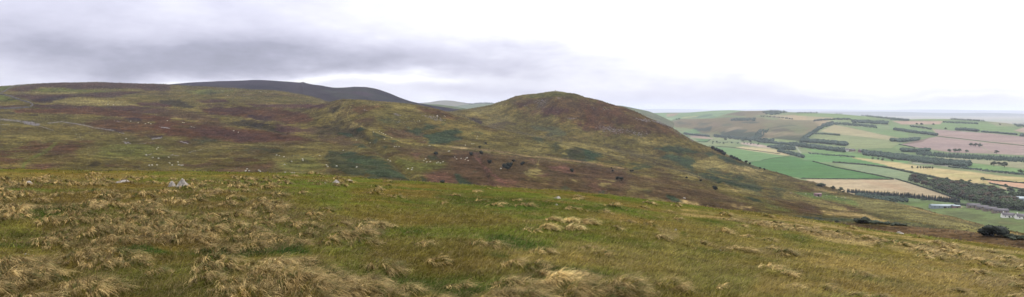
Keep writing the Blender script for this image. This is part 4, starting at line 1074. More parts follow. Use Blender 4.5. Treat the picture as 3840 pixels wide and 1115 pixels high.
# ------------------------------------------------------------------ blades of grass
def blades(root, dirx, diry, L, W, up, lean, bend, drop, col, seg, g):
    """ribbons: root (n,3); seg segments; returns verts, quads, tris, colours"""
    n = len(L)
    s = np.linspace(0, 1, seg + 1)
    wx, wy = -diry, dirx
    ang = g.uniform(-0.9, 0.9, n)
    wx, wy = wx * np.cos(ang) - wy * np.sin(ang), wx * np.sin(ang) + wy * np.cos(ang)
    V = np.zeros((n, 2 * seg + 1, 3), np.float32)
    for k in range(seg + 1):
        h = L * (lean * s[k] + bend * s[k] ** 2)
        z = L * (up * s[k] - drop * s[k] ** 2)
        x = root[:, 0] + dirx * h; y = root[:, 1] + diry * h; zz = root[:, 2] + z
        w = W * (1 - 0.75 * s[k]) * 0.5
        if k < seg:
            V[:, 2 * k, 0] = x - wx * w; V[:, 2 * k, 1] = y - wy * w; V[:, 2 * k, 2] = zz
            V[:, 2 * k + 1, 0] = x + wx * w; V[:, 2 * k + 1, 1] = y + wy * w; V[:, 2 * k + 1, 2] = zz
        else:
            V[:, 2 * k, 0] = x; V[:, 2 * k, 1] = y; V[:, 2 * k, 2] = zz
    nv = 2 * seg + 1
    base = (np.arange(n) * nv)[:, None, None]
    q = np.array([[2 * k, 2 * k + 1, 2 * k + 3, 2 * k + 2] for k in range(seg - 1)]).reshape(1, -1, 4)
    Q = (base + q).reshape(-1, 4) if seg > 1 else None
    Tt = (base[:, 0] + np.array([[2 * seg - 2, 2 * seg - 1, 2 * seg]])).reshape(-1, 3)
    Cc = np.repeat(col[:, None, :], nv, 1).reshape(-1, 3)
    return V.reshape(-1, 3), Q, Tt, Cc


def join(parts):
    vs, qs, ts, cs = [], [], [], []
    o = 0
    for v, q, t, c in parts:
        vs.append(v); cs.append(c)
        if q is not None: qs.append(q + o)
        ts.append(t + o)
        o += len(v)
    return np.concatenate(vs), (np.concatenate(qs) if qs else None), np.concatenate(ts), np.concatenate(cs)


WIND = (0.86, -0.5)
g = np.random.default_rng(21)
PXM = 2.0 * math.tan(math.radians(37.5)) / 1024.0      # metres per final pixel at one metre
# turf
NT = 300000
az = g.uniform(math.radians(-46), math.radians(46), NT)
a_, b_, T_ = fg_abT(az)
u = g.random(NT) ** 0.9
t = T_ + 0.0005 + u * np.maximum(0.36 - T_, 0.1)
q_ = np.maximum((t - a_) ** 2 - 4 * b_ * EYE, 0)
r = ((t - a_) - np.sqrt(q_)) / (2 * b_)
over = g.random(NT) < 0.04
L_over = np.where(over, 2.0, 1.0)
r = np.where(over, 66 * g.uniform(0.75, 1.35, NT), r) * np.exp(g.normal(0, 0.01, NT))
r = np.clip(r, 2.4, 110)
x = r * np.sin(az); y = r * np.cos(az); z = fg_z(az, r)
px, py = project(x, y, z)
bc = fg_colour(x, y, px, py)
bc = bc * g.uniform(0.7, 1.45, NT)[:, None] * np.array([1.12, 1.08, 0.9]) * 1.42
bc *= ((0.5 + 1.0 * vnoise(x * 5, y * 4, 30)) * (0.68 + 0.64 * vnoise(x * 14, y * 11, 31)) * (0.76 + 0.48 * vnoise(x * 1.5, y * 1.9, 32)))[:, None] * 1.1
dryb = (g.random(NT) < 0.05 + 0.3 * np.clip(vnoise(x * 2.2, y * 2.6, 33) * 2 - .8, 0, 1))
bc[dryb] = bc[dryb] * 0.3 + STRW * 1.0 * g.uniform(0.6, 1.1, (dryb.sum(), 1))
th = g.normal(0, 0.9, NT) + math.atan2(WIND[1], WIND[0])
L = g.uniform(0.05, 0.15, NT) * L_over
W = np.maximum(g.uniform(0.0035, 0.007, NT), 0.7 * PXM * r)
vt = blades(np.stack([x, y, z - 0.01], -1), np.cos(th), np.sin(th), L, W, g.uniform(0.5, 1.0, NT), g.uniform(0.1, 0.5, NT), g.uniform(0.2, 0.6, NT), g.uniform(0, 0.45, NT), bc, 2, g)
o = link('turf_grass', mesh_np('turf_grass', *vt[:1], faces4=vt[1], faces3=vt[2], col=vt[3]), M_blade)
tag(o, 'short olive and green turf covering the near hilltop', 'grass', kind='stuff')


def tussock_blades(x0, y0, rad, n, warm, r, g, flat=1.0, wmul=1.0):
    nl = max(n // 9, 4)
    lk = g.integers(0, nl, n)
    ph = g.uniform(0, 2 * PI, nl)[lk] + g.normal(0, .1, n); rr = rad * 0.95 * np.sqrt(g.random(nl))[lk] * g.uniform(.85, 1.1, n)
    ltone = g.uniform(0.4, 2.0, nl)[lk]; ljit = g.normal(0, .25, (nl, 2))[lk]
    x = x0 + np.cos(ph) * rr; y = y0 + np.sin(ph) * rr
    az = np.arctan2(x, y); rad_ = np.hypot(x, y)
    z = fg_z(az, rad_) - 0.01
    dx = np.cos(ph) * (0.25 + rr / rad) * 0.6 + WIND[0] * 0.95 + ljit[:, 0] + g.normal(0, 0.08, n)
    dy = np.sin(ph) * (0.25 + rr / rad) * 0.6 + WIND[1] * 0.95 + ljit[:, 1] + g.normal(0, 0.08, n)
    dn = np.hypot(dx, dy) + 1e-6
    L = g.uniform(0.55, 1.3, n) * (0.10 + rad * 0.48)
    W = np.maximum(g.uniform(0.003, 0.006, n), 0.5 * PXM * r) * wmul
    k = g.random(nl)[lk][:, None]
    c = (STRW * k + WARM * (1 - k)) * (1 - 0.3 * warm) + C(150, 122, 76) * 0.3 * warm
    c = c * (ltone * g.uniform(0.7, 1.3, n))[:, None] * 1.75 * float(g.uniform(.75, 1.25))
    gr = g.random(nl)[lk] < 0.24
    c[gr] = C(110, 116, 56) * g.uniform(0.8, 1.3, (gr.sum(), 1))
    return np.stack([x, y, z], -1), dx / dn, dy / dn, L, W, g.uniform(0.55, 1.0, n) * flat, g.uniform(0.3, 0.55, n), g.uniform(0.25, 0.55, n), g.uniform(0.5, 0.95, n), c


parts = []
for k in range(len(tr)):
    rk = float(tr[k])
    n = int(np.clip(3600 / rk, 50, 480) * (trad[k] / 0.26) ** 1.3)
    w = float(tp[k, 2])
    parts.append(tussock_blades(rk * math.sin(taz[k]), rk * math.cos(taz[k]), float(trad[k]), n, w, rk, g))
cat = [np.concatenate([p[i] for p in parts]) for i in range(10)]
vt = blades(*cat, 4, g)
o = link('tussock_grass', mesh_np('tussock_grass', vt[0], vt[1], vt[2], vt[3]), M_blade)
tag(o, 'wind-blown brown and straw tussock grass over the near hilltop', 'grass', kind='stuff')

# loose long straws leaning with the wind between the tussocks
NL = 30000
q = []
for t_, P, n in TUSS_ZONES:
    q.append(poly_points(tl(t_, P), max(int(NL * n / 800), 50), g))
q = np.concatenate(q)
sx = np.stack([g.uniform(-300, 4150, 26000), 1150 - (g.random(26000) ** 0.8) * 440], -1)
q = np.concatenate([q, sx])
az, r = fg_hit(q[:, 0], q[:, 1]); keep = (r > 2.5) & (r < 64)
az, r = az[keep], r[keep]; n = len(r)
x = r * np.sin(az); y = r * np.cos(az); z = fg_z(az, r) - 0.01
th = g.normal(0, 0.5, n) + math.atan2(WIND[1], WIND[0])
c = (STRW * g.random((n, 1)) + WARM * 0.6) * g.uniform(0.6, 1.1, (n, 1))
vt = blades(np.stack([x, y, z], -1), np.cos(th), np.sin(th), g.uniform(0.14, 0.36, n), np.maximum(0.0035, 0.42 * PXM * r), g.uniform(0.5, 0.9, n), g.uniform(0.3, 0.6, n), g.uniform(0.2, 0.5, n), g.uniform(0.2, 0.7, n), c, 3, g)
o = link('dry_grass_stalks', mesh_np('dry_grass_stalks', vt[0], vt[1], vt[2], vt[3]), M_blade)
tag(o, 'loose dry stalks leaning with the wind across the turf', 'grass', kind='stuff')

for (azk, rk), (px, py, rad, h, n, lab) in zip(hero, HERO_TUSSOCKS):
    pale = 0.0 if 'brown' not in lab and 'red' not in lab else 0.9
    tb = tussock_blades(rk * math.sin(azk), rk * math.cos(azk), rad * .8, int(n * 1.3), pale, rk, g, 1.1)
    if pale == 0.0:
        tb = tb[:9] + (tb[9] * 1.6,)
    vt = blades(*tb, 5, g)
    base = np.array([rk * math.sin(azk), rk * math.cos(azk), float(fg_z(np.array([azk]), np.array([rk]))[0])])
    o = link('grass_tussock', mesh_np('grass_tussock', vt[0] - base.astype(np.float32), vt[1], vt[2], vt[3]), M_blade)
    o.location = base
    tag(o, lab, 'tussock', 'pale tussocks on the near hilltop')

# ------------------------------------------------------------------ sky, sun, air
SUN_EL, SUN_AZ = math.radians(48), math.radians(55)          # azimuth from +y towards +x
world = bpy.data.worlds.new('World'); scene.world = world
world.use_nodes = True
nt = world.node_tree
for n_ in list(nt.nodes): nt.nodes.remove(n_)
wo = N(nt, 'ShaderNodeOutputWorld')
sky = N(nt, 'ShaderNodeTexSky', sky_type='NISHITA')
sky.sun_disc = False
sky.sun_elevation = SUN_EL; sky.sun_rotation = SUN_AZ
bg_sky = N(nt, 'ShaderNodeBackground'); bg_sky.inputs['Strength'].default_value = 0.1
nt.links.new(sky.outputs[0], bg_sky.inputs['Color'])
tc = N(nt, 'ShaderNodeTexCoord')
sep = N(nt, 'ShaderNodeSeparateXYZ'); nt.links.new(tc.outputs['Generated'], sep.inputs[0])


def mth(op, a, b=None, c=None):
    n_ = N(nt, 'ShaderNodeMath', operation=op)
    for i, v in enumerate((a, b, c)):
        if v is None: continue
        if hasattr(v, 'is_linked'): nt.links.new(v, n_.inputs[i])
        else: n_.inputs[i].default_value = v
    return n_.outputs[0]


u_ = mth('ARCTAN2', sep.outputs[0], sep.outputs[1])
hz_ = mth('SQRT', mth('ADD', mth('MULTIPLY', sep.outputs[0], sep.outputs[0]), mth('MULTIPLY', sep.outputs[1], sep.outputs[1])))
v_ = mth('DIVIDE', sep.outputs[2], mth('MAXIMUM', hz_, 0.01))
v_ = mth('MINIMUM', v_, 4.0)


def skynoise(su, sv, detail, seed, rough=0.55):
    cb = N(nt, 'ShaderNodeCombineXYZ')
    nt.links.new(mth('MULTIPLY', u_, su), cb.inputs[0]); nt.links.new(mth('MULTIPLY', v_, sv), cb.inputs[1])
    cb.inputs[2].default_value = seed
    n_ = N(nt, 'ShaderNodeTexNoise')
    n_.inputs['Scale'].default_value = 1.0; n_.inputs['Detail'].default_value = detail; n_.inputs['Roughness'].default_value = rough
    nt.links.new(cb.outputs[0], n_.inputs['Vector'])
    return mth('SUBTRACT', n_.outputs['Fac'], 0.5)


w1 = skynoise(5, 14, 4, 1.0); w2 = skynoise(5, 14, 4, 9.0); w3 = skynoise(7, 34, 6, 4.0, 0.6); w4 = skynoise(6, 15, 7, 14.0, 0.6)
uw = mth('ADD', u_, mth('MULTIPLY', w1, 0.55)); vw = mth('ADD', v_, mth('MULTIPLY', w2, 0.085))


def sp(px, py):
    a, t = ray(px, py)
    return float(a), float(t)


def blob(px, py, sx, sy, amp, tilt=0.0):
    """soft cloud shade centred on a direction; sizes in photo pixels"""
    a, t = sp(px, py)
    du = mth('DIVIDE', mth('SUBTRACT', uw, a), sx / FOC)
    dv = mth('DIVIDE', mth('SUBTRACT', mth('SUBTRACT', vw, t), mth('MULTIPLY', mth('SUBTRACT', uw, a), tilt)), sy / FOC)
    e = mth('ADD', mth('MULTIPLY', du, du), mth('MULTIPLY', dv, dv))
    return mth('MULTIPLY', mth('EXPONENT', mth('MULTIPLY', e, -1.0)), amp)


blobs = [blob(400, 50, 1200, 270, 0.34), blob(1050, 215, 760, 72, 0.31, 0.01), blob(250, 215, 700, 52, 0.18), blob(1760, 232, 380, 58, 0.17), blob(2030, 185, 420, 66, 0.11, -0.03),
         blob(2560, 95, 190, 30, 0.05), blob(2700, 368, 1500, 48, 0.2), blob(3500, 405, 1000, 40, 0.16), blob(1850, 335, 420, 42, 0.16), blob(100, 296, 420, 26, 0.10),
         blob(640, 296, 420, 20, -0.26), blob(1250, 300, 300, 24, -0.24), blob(1640, 290, 200, 26, -0.16), blob(2400, 50, 560, 120, -0.2), blob(3550, 352, 400, 10, -0.1)]
D = None
for b in blobs:
    D = b if D is None else mth('ADD', D, b)
D = mth('ADD', D, -0.01)
D = mth('ADD', D, mth('MULTIPLY', w4, mth('ADD', mth('MULTIPLY', D, 0.85), 0.2)))
D = mth('ADD', D, mth('MULTIPLY', w3, mth('ADD', mth('MULTIPLY', D, 0.18), 0.08)))
D = mth('MINIMUM', mth('MAXIMUM', D, 0.0), 0.85)
cr = N(nt, 'ShaderNodeValToRGB')
cr.color_ramp.elements[0].position = 0.0; cr.color_ramp.elements[0].color = (1.0, 1.0, 1.0, 1)
cr.color_ramp.elements[1].position = 0.85; cr.color_ramp.elements[1].color = (0.24, 0.24, 0.31, 1)
for pos, c_ in ((0.12, (0.85, 0.85, 0.95)), (0.35, (0.61, 0.605, 0.73)), (0.6, (0.37, 0.37, 0.475))):
    e = cr.color_ramp.elements.new(pos); e.color = (*c_, 1)
nt.links.new(D, cr.inputs[0])
bg_cl = N(nt, 'ShaderNodeBackground'); 
nt.links.new(mth('ADD', mth('MULTIPLY', mth('MAXIMUM', mth('SUBTRACT', sep.outputs[2], 0.05), 0.0), 2.2), 1.0), bg_cl.inputs['Strength'])
nt.links.new(cr.outputs[0], bg_cl.inputs['Color'])
mx = N(nt, 'ShaderNodeMixShader'); mx.inputs[0].default_value = 0.93
nt.links.new(bg_sky.outputs[0], mx.inputs[1]); nt.links.new(bg_cl.outputs[0], mx.inputs[2])
nt.links.new(mx.outputs[0], wo.inputs['Surface'])

sun_d = bpy.data.lights.new('sun', 'SUN'); sun_d.energy = 1.4; sun_d.angle = math.radians(14); sun_d.color = (1.0, 0.96, 0.9)
sun = bpy.data.objects.new('sun', sun_d); COL.objects.link(sun)
from mathutils import Vector
sd_ = Vector((math.sin(SUN_AZ) * math.cos(SUN_EL), math.cos(SUN_AZ) * math.cos(SUN_EL), math.sin(SUN_EL)))
sun.rotation_euler = sd_.to_track_quat('Z', 'Y').to_euler()
sun.location = (0, 0, 50)

HZ = 41000.0
hz0, hz1 = -156.0, 150.0
hc = np.array([(sx * HZ, sy * HZ, zz) for zz in (hz0, hz1) for sx, sy in ((-1, -1), (1, -1), (1, 1), (-1, 1))], float)
hf = [(0, 3, 2, 1), (4, 5, 6, 7), (0, 1, 5, 4), (1, 2, 6, 5), (2, 3, 7, 6), (3, 0, 4, 7)]
hm = bpy.data.materials.new('haze_air'); hm.use_nodes = True
hn = hm.node_tree
for n_ in list(hn.nodes): hn.nodes.remove(n_)
ho = N(hn, 'ShaderNodeOutputMaterial'); pv = N(hn, 'ShaderNodeVolumePrincipled')
pv.inputs['Color'].default_value = (0.78, 0.83, 1.0, 1)
pv.inputs['Density'].default_value = 5.2e-5
pv.inputs['Anisotropy'].default_value = 0.1
hn.links.new(pv.outputs[0], ho.inputs['Volume'])
hz_o = link('haze', mesh_np('haze', hc, np.array(hf)), hm)
hz_o['kind'] = 'stuff'

vs = scene.view_settings
vs.view_transform = 'Standard'; vs.look = 'None'; vs.exposure = 0.14; vs.gamma = 1.0
scene.cycles.max_bounces = 4; scene.cycles.diffuse_bounces = 2; scene.cycles.glossy_bounces = 1; scene.cycles.transmission_bounces = 2
scene.cycles.volume_bounces = 0
scene.cycles.use_denoising = True

# ------------------------------------------------------------------ shapes
def sphere_np(nu, nv):
    """closed ball: verts, quads, tris"""
    V = [(0, 0, 1)]
    for j in range(1, nv):
        t = PI * j / nv
        for i in range(nu):
            p = 2 * PI * i / nu
            V.append((math.sin(t) * math.cos(p), math.sin(t) * math.sin(p), math.cos(t)))
    V.append((0, 0, -1))
    Q, T = [], []
    for i in range(nu):
        T.append((0, 1 + i, 1 + (i + 1) % nu))
        b = 1 + (nv - 2) * nu
        T.append((len(V) - 1, b + (i + 1) % nu, b + i))
    for j in range(nv - 2):
        for i in range(nu):
            a = 1 + j * nu
            Q.append((a + i, a + nu + i, a + nu + (i + 1) % nu, a + (i + 1) % nu))
    return np.array(V, float), np.array(Q), np.array(T)


SPH = sphere_np(9, 6)
SPHL = sphere_np(6, 4)


class MB:
    def __init__(self):
        self.v = []; self.q = []; self.t = []; self.n = 0

    def add(self, v, q=None, t=None):
        v = np.asarray(v, float)
        if q is not None and len(q): self.q.append(np.asarray(q) + self.n)
        if t is not None and len(t): self.t.append(np.asarray(t) + self.n)
        self.v.append(v); self.n += len(v)

    def box(self, c, s, rz=0.0):
        x, y, z = s[0] / 2, s[1] / 2, s[2] / 2
        v = np.array([(-x, -y, -z), (x, -y, -z), (x, y, -z), (-x, y, -z), (-x, -y, z), (x, -y, z), (x, y, z), (-x, y, z)])
        cr, sr = math.cos(rz), math.sin(rz)
        v = np.stack([v[:, 0] * cr - v[:, 1] * sr, v[:, 0] * sr + v[:, 1] * cr, v[:, 2]], -1) + np.array(c)
        self.add(v, [(0, 3, 2, 1), (4, 5, 6, 7), (0, 1, 5, 4), (1, 2, 6, 5), (2, 3, 7, 6), (3, 0, 4, 7)])

    def ball(self, c, r, g, jit=0.15, low=False):
        V, Q, T = SPHL if low else SPH
        r = np.asarray(r, float) * np.ones(3)
        v = V * r * (1 + g.normal(0, jit, (len(V), 1))) + np.array(c)
        self.add(v, Q, T)

    def tube(self, pts, rads, n=6):
        pts = np.asarray(pts, float); V = []
        for k in range(len(pts)):
            d = pts[min(k + 1, len(pts) - 1)] - pts[max(k - 1, 0)]
            d = d / (np.linalg.norm(d) + 1e-9)
            a = np.cross(d, (0.3, 1, 0.1)); a /= np.linalg.norm(a) + 1e-9
            b = np.cross(d, a)
            for i in range(n):
                p = 2 * PI * i / n
                V.append(pts[k] + (a * math.cos(p) + b * math.sin(p)) * rads[k])
        Q = [(k * n + i, k * n + (i + 1) % n, (k + 1) * n + (i + 1) % n, (k + 1) * n + i) for k in range(len(pts) - 1) for i in range(n)]
        self.add(V, Q)

    def leaves(self, c, R, n, size, g, lo=0.75, hi=1.12):
        d = g.normal(0, 1, (n, 3)); d /= np.linalg.norm(d, axis=1, keepdims=True)
        p = np.array(c) + d * np.asarray(R) * g.uniform(lo, hi, (n, 1))
        a = g.normal(0, 1, (n, 3)); a /= np.linalg.norm(a, axis=1, keepdims=True)
        b = np.cross(a, g.normal(0, 1, (n, 3))); b /= np.linalg.norm(b, axis=1, keepdims=True) + 1e-9
        s = size * g.uniform(0.6, 1.4, (n, 1))
        v = np.stack([p - a * s, p - b * s * 0.7, p + a * s, p + b * s * 0.7], 1).reshape(-1, 3)
        q = np.arange(n * 4).reshape(n, 4)
        self.add(v, q)

    def mesh(self, name, smooth=False):
        return mesh_np(name, np.concatenate(self.v), np.concatenate(self.q) if self.q else None, np.concatenate(self.t) if self.t else None, smooth=smooth)


g = np.random.default_rng(31)


def broad_kit(seed, squat=1.0):
    """unit-high broadleaf tree: trunk with limbs, crown of clumps with ragged leaves"""
    g = np.random.default_rng(seed)
    tr_ = MB()
    tr_.tube([(0, 0, -0.05), (0.01, 0, 0.15), (0.0, 0.01, 0.34), (0.02, 0, 0.6)], [0.045, 0.034, 0.028, 0.012])
    cr_ = MB()
    n = 9
    for k in range(n):
        a = 2 * PI * k / n * 1.9 + g.uniform(-.3, .3)
        rr = g.uniform(0.12, 0.3) * squat
        z = g.uniform(0.36, 0.8)
        R = g.uniform(0.13, 0.2) * np.array([squat, squat, 0.85])
        c = (math.cos(a) * rr * (1.2 - 0.6 * abs(z - 0.5)), math.sin(a) * rr * (1.2 - 0.6 * abs(z - 0.5)), z)
        tr_.tube([(0, 0, 0.28), (c[0] * .5, c[1] * .5, 0.28 + (z - .28) * .6), c], [0.018, 0.012, 0.005], 5)
        cr_.ball(c, R * 0.84, g, 0.14)
        cr_.leaves(c, R, 42, 0.045, g)
    cr_.ball((0, 0, 0.8), (0.18 * squat, 0.18 * squat, 0.15), g, 0.14); cr_.leaves((0, 0, 0.82), np.array([.2 * squat, .2 * squat, .17]), 50, 0.045, g)
    return tr_.mesh('trunk'), cr_.mesh('crown')


def conifer_kit(seed):
    g = np.random.default_rng(seed)
    tr_ = MB(); tr_.tube([(0, 0, -0.05), (0, 0, 0.5), (0, 0, 0.95)], [0.03, 0.02, 0.004])
    cr_ = MB()
    m = 8
    for k in range(m):
        z = 0.12 + 0.82 * k / (m - 1); r = 0.24 * (1 - 0.93 * k / (m - 1)) + 0.015
        nn = 10
        ring = [(math.cos(2 * PI * i / nn + k) * r * g.uniform(.75, 1.2), math.sin(2 * PI * i / nn + k) * r * g.uniform(.75, 1.2), z - 0.05 * g.uniform(.3, 1.2)) for i in range(nn)]
        cr_.add(ring + [(0, 0, min(z + 0.17, 1.0))], None, [(i, (i + 1) % nn, nn) for i in range(nn)])
        cr_.leaves((0, 0, z), np.array([r, r, 0.04]), 14, 0.035, g)
    return tr_.mesh('trunk'), cr_.mesh('crown')


def bush_kit(seed, squat=1.0):
    g = np.random.default_rng(seed)
    tr_ = MB()
    for k in range(4):
        a = k * 1.6; tr_.tube([(0, 0, -0.05), (math.cos(a) * .12, math.sin(a) * .12, 0.2), (math.cos(a) * .25, math.sin(a) * .25, 0.5)], [0.04, 0.03, 0.012], 5)
    cr_ = MB()
    for k in range(8):
        a = k * 2.4; rr = 0.34 * squat * math.sqrt((k + 0.3) / 8)
        c = (math.cos(a) * rr, math.sin(a) * rr, g.uniform(0.3, 0.68)); R = g.uniform(0.22, 0.32) * np.array([squat, squat, 0.95])
        cr_.ball(c, R * 0.85, g, 0.13); cr_.leaves(c, R, 50, 0.055, g)
    return tr_.mesh('trunk'), cr_.mesh('crown')


KITS = {'broad': [broad_kit(s) for s in (1, 2, 3, 4)], 'spread': [broad_kit(s, 1.45) for s in (5, 6)], 'conifer': [conifer_kit(s) for s in (7, 8, 9)],
        'bush': [bush_kit(s) for s in (10, 11, 12)], 'lowbush': [bush_kit(s, 1.5) for s in (13, 14)], 'thorn': [bush_kit(s, 1.7) for s in (17, 18)], 'copper': [broad_kit(s) for s in (15, 16)]}
MATS = {'broad': M_leaf_b, 'spread': M_leaf_b, 'conifer': M_leaf_c, 'bush': M_leaf_d, 'lowbush': M_leaf_g, 'thorn': M_leaf_d, 'copper': M_leaf_r}
NAMES = {'broad': ('broadleaf_tree', 'tree'), 'copper': ('broadleaf_tree', 'tree'), 'spread': ('hawthorn_tree', 'tree'), 'conifer': ('conifer_tree', 'conifer'), 'bush': ('bush', 'bush'), 'lowbush': ('bush', 'bush'), 'thorn': ('hawthorn_tree', 'tree')}
for kind, L_ in KITS.items():
    for t_, c_ in L_:
        t_.materials.append(M_bark); c_.materials.append(MATS[kind])


def tree(kind, p, h, label, group, wid=1.0, g=g):
    nm, cat_ = NAMES[kind]
    t_, c_ = KITS[kind][int(g.integers(len(KITS[kind])))]
    e = empty(nm, p, float(g.uniform(0, 6.28)))
    e.scale = (h * wid, h * wid, h)
    tag(e, label, cat_, group)
    o1 = bpy.data.objects.new('trunk', t_); COL.objects.link(o1); o1.parent = e
    o2 = bpy.data.objects.new('crown', c_); COL.objects.link(o2); o2.parent = e
    return e


ORD = ['first', 'second', 'third', 'fourth', 'fifth', 'sixth', 'seventh', 'eighth', 'ninth', 'tenth', 'eleventh', 'twelfth']
NUM = ['zero', 'one', 'two', 'three', 'four', 'five', 'six', 'seven', 'eight', 'nine', 'ten', 'eleven', 'twelve', 'thirteen', 'fourteen', 'fifteen']


def which(i, n, thing_, place):
    if n == 1: return 'lone ' + thing_ + ' ' + place
    if i == 0: w = 'leftmost'
    elif i == n - 1: w = 'rightmost'
    else: w = ORD[i] + ' from left'
    return f'{w} of {NUM[n]} {thing_} {place}'


# ------------------------------------------------------------------ sheep
def sheep_mesh(head_down):
    me = bpy.data.meshes.new('sheep_skeleton')
    hz = 0.3 if head_down else 0.86
    V = [(-0.42, 0, .62), (0, 0, .60), (.36, 0, .64), (.56, 0, .60 if head_down else .76), (.74, 0, hz), (.88, 0, hz - .07),
         (-.36, .13, .36), (-.38, .14, .02), (-.36, -.13, .36), (-.38, -.14, .02), (.32, .13, .36), (.33, .14, .02), (.32, -.13, .36), (.33, -.14, .02)]
    Ed = [(0, 1), (1, 2), (2, 3), (3, 4), (4, 5), (0, 6), (6, 7), (0, 8), (8, 9), (2, 10), (10, 11), (2, 12), (12, 13)]
    rad = [.27, .31, .26, .15, .11, .06, .09, .045, .09, .045, .08, .045, .08, .045]
    me.from_pydata(V, Ed, [])
    o = bpy.data.objects.new('sheep_skeleton', me); COL.objects.link(o)
    m = o.modifiers.new('skin', 'SKIN')
    for i, sv in enumerate(me.skin_vertices[0].data):
        sv.radius = (rad[i], rad[i]); sv.use_root = i == 1
    ss = o.modifiers.new('sub', 'SUBSURF'); ss.levels = 1; ss.render_levels = 1
    dg = bpy.context.evaluated_depsgraph_get()
    r = bpy.data.meshes.new_from_object(o.evaluated_get(dg))
    r.name = 'sheep'
    bpy.data.objects.remove(o); bpy.data.meshes.remove(me)
    r.materials.clear(); r.materials.append(M_wool)
    return r


SHEEP = [sheep_mesh(True), sheep_mesh(False)]
FLOCKS = [
    ('on olive turf just above the pyramid boulder', [(559, 621), (571, 621), (589, 620), (637, 613), (646, 620), (668, 609), (671, 620), (679, 621), (686, 621)]),
    ('on the green slope above the lowest flock', [(473, 521), (549, 582), (574, 592), (588, 560), (593, 554), (594, 595), (633, 591)]),
    ('among stones on the left red heather', [(490, 455), (518, 461), (545, 464), (557, 461), (566, 465), (627, 453), (685, 460), (691, 461)]),
    ('on the purple heather high on the left moor', [(405, 393), (426, 394), (876, 491), (894, 497)]),
    ('just under the left skyline beside the dark ridge', [(854, 358), (978, 344), (998, 346)]),
    ('in brown heather right behind the hilltop edge', [(921, 643), (928, 635), (935, 642), (971, 641), (976, 645)]),
    ('on yellowish turf left of the largest bracken bed', [(1038, 583), (1048, 585), (1065, 589), (1068, 618), (1094, 607), (1134, 597), (1136, 602)]),
    ('around the edges of the largest bracken bed', [(1199, 584), (1225, 620), (1229, 626), (1262, 624), (1337, 628)]),
    ('beside the upper part of the pale track', [(1288, 565), (1336, 526), (1388, 536), (1401, 496), (1423, 493), (1431, 498), (1438, 502), (1442, 523), (1446, 505), (1469, 517)]),
    ('beside the gully below the pale track', [(1454, 600), (1463, 605), (1479, 551), (1486, 550), (1497, 550)]),
    ('on turf right of the gully foot', [(1530, 634), (1543, 638), (1547, 631)]),
    ('on the yellow-green knoll under the round bushes', [(1590, 603), (1597, 597), (1600, 609), (1613, 607), (1637, 612), (1644, 609), (1652, 612), (1661, 608)]),
    ('between the knoll and the pink worn path', [(1705, 590), (1712, 597), (1729, 595), (1745, 599), (1748, 594), (1753, 593), (1756, 603)]),
    ('close to the pale track above the knoll', [(1608, 547), (1613, 546), (1681, 568), (1686, 567)]),
    ('above the track beyond the middle bracken bed', [(1745, 545), (1770, 540), (1777, 540), (1788, 519), (1791, 512)]),
    ('on the rocky shoulder of the middle ridge', [(1573, 454), (1666, 435), (1670, 437)]),
    ('beside the cluster of three round bushes', [(1878, 633)]),
    ('on the green spur beside the pink shed', [(3022, 728), (3063, 738), (3100, 733), (3136, 740), (3157, 742), (3170, 743)]),
]
for place, pts in FLOCKS:
    pts = sorted(pts)
    for i, (px, py) in enumerate(pts):
        x, y, z = moor.hit(px, py + 1.5, moor.kidx[1])
        o = bpy.data.objects.new('sheep', SHEEP[int(g.integers(2))]); COL.objects.link(o)
        o.location = (x, y, z - 0.03)
        rz = math.atan2(-y, x) + (0 if g.random() < .5 else PI) + PI / 2 + g.normal(0, .5)
        o.rotation_euler = (0, 0, -math.atan2(x, y) + (0 if g.random() < .5 else PI) + float(g.normal(0, .4)))
        s = 0.7 * float(g.uniform(1.0, 1.25)) * (1.25 if place.startswith(('just under', 'on the rocky', 'on the purple')) else 1.08)
        o.scale = (s, s, s)
        tag(o, which(i, len(pts), 'white sheep', place), 'sheep', 'white sheep scattered over the moor')


# ------------------------------------------------------------------ boulders and stones
def ico(sub):
    import bmesh
    bm = bmesh.new(); bmesh.ops.create_icosphere(bm, subdivisions=sub, radius=1.0)
    V = np.array([v.co[:] for v in bm.verts]); T = np.array([[v.index for v in f.verts] for f in bm.faces])
    bm.free()
    return V, T


ICO3, ICO2, ICO1 = ico(4), ico(3), ico(1)


def rock_mesh(seed, w, d, h, rough=0.16, peak=0.0):
    V, T = ICO2
    g = np.random.default_rng(seed)
    v = V.copy()
    for k in range(9):                                   # flat broken faces
        n = g.normal(0, 1, 3); n /= np.linalg.norm(n)
        c = g.uniform(0.62, 0.9)
        dd = v @ n - c
        v = v - np.maximum(dd, 0)[:, None] * n
    nz = fbm(v[:, 0] * 2.2 + seed, v[:, 1] * 2.2 + v[:, 2] * 1.7, 4, 400 + seed % 7)
    v = v * (1 + rough * 2 * nz)[:, None]
    z01 = np.clip((v[:, 2] + 0.25) / 1.1, 0, 1)
    if peak:
        v[:, :2] *= (1 - peak * z01)[:, None]
        v[:, 2] *= 1.15
    v = v * np.array([w / 1.7, d / 1.7, h * 0.95])
    v[:, 2] += h * 0.05
    return mesh_np('boulder', v, None, T)


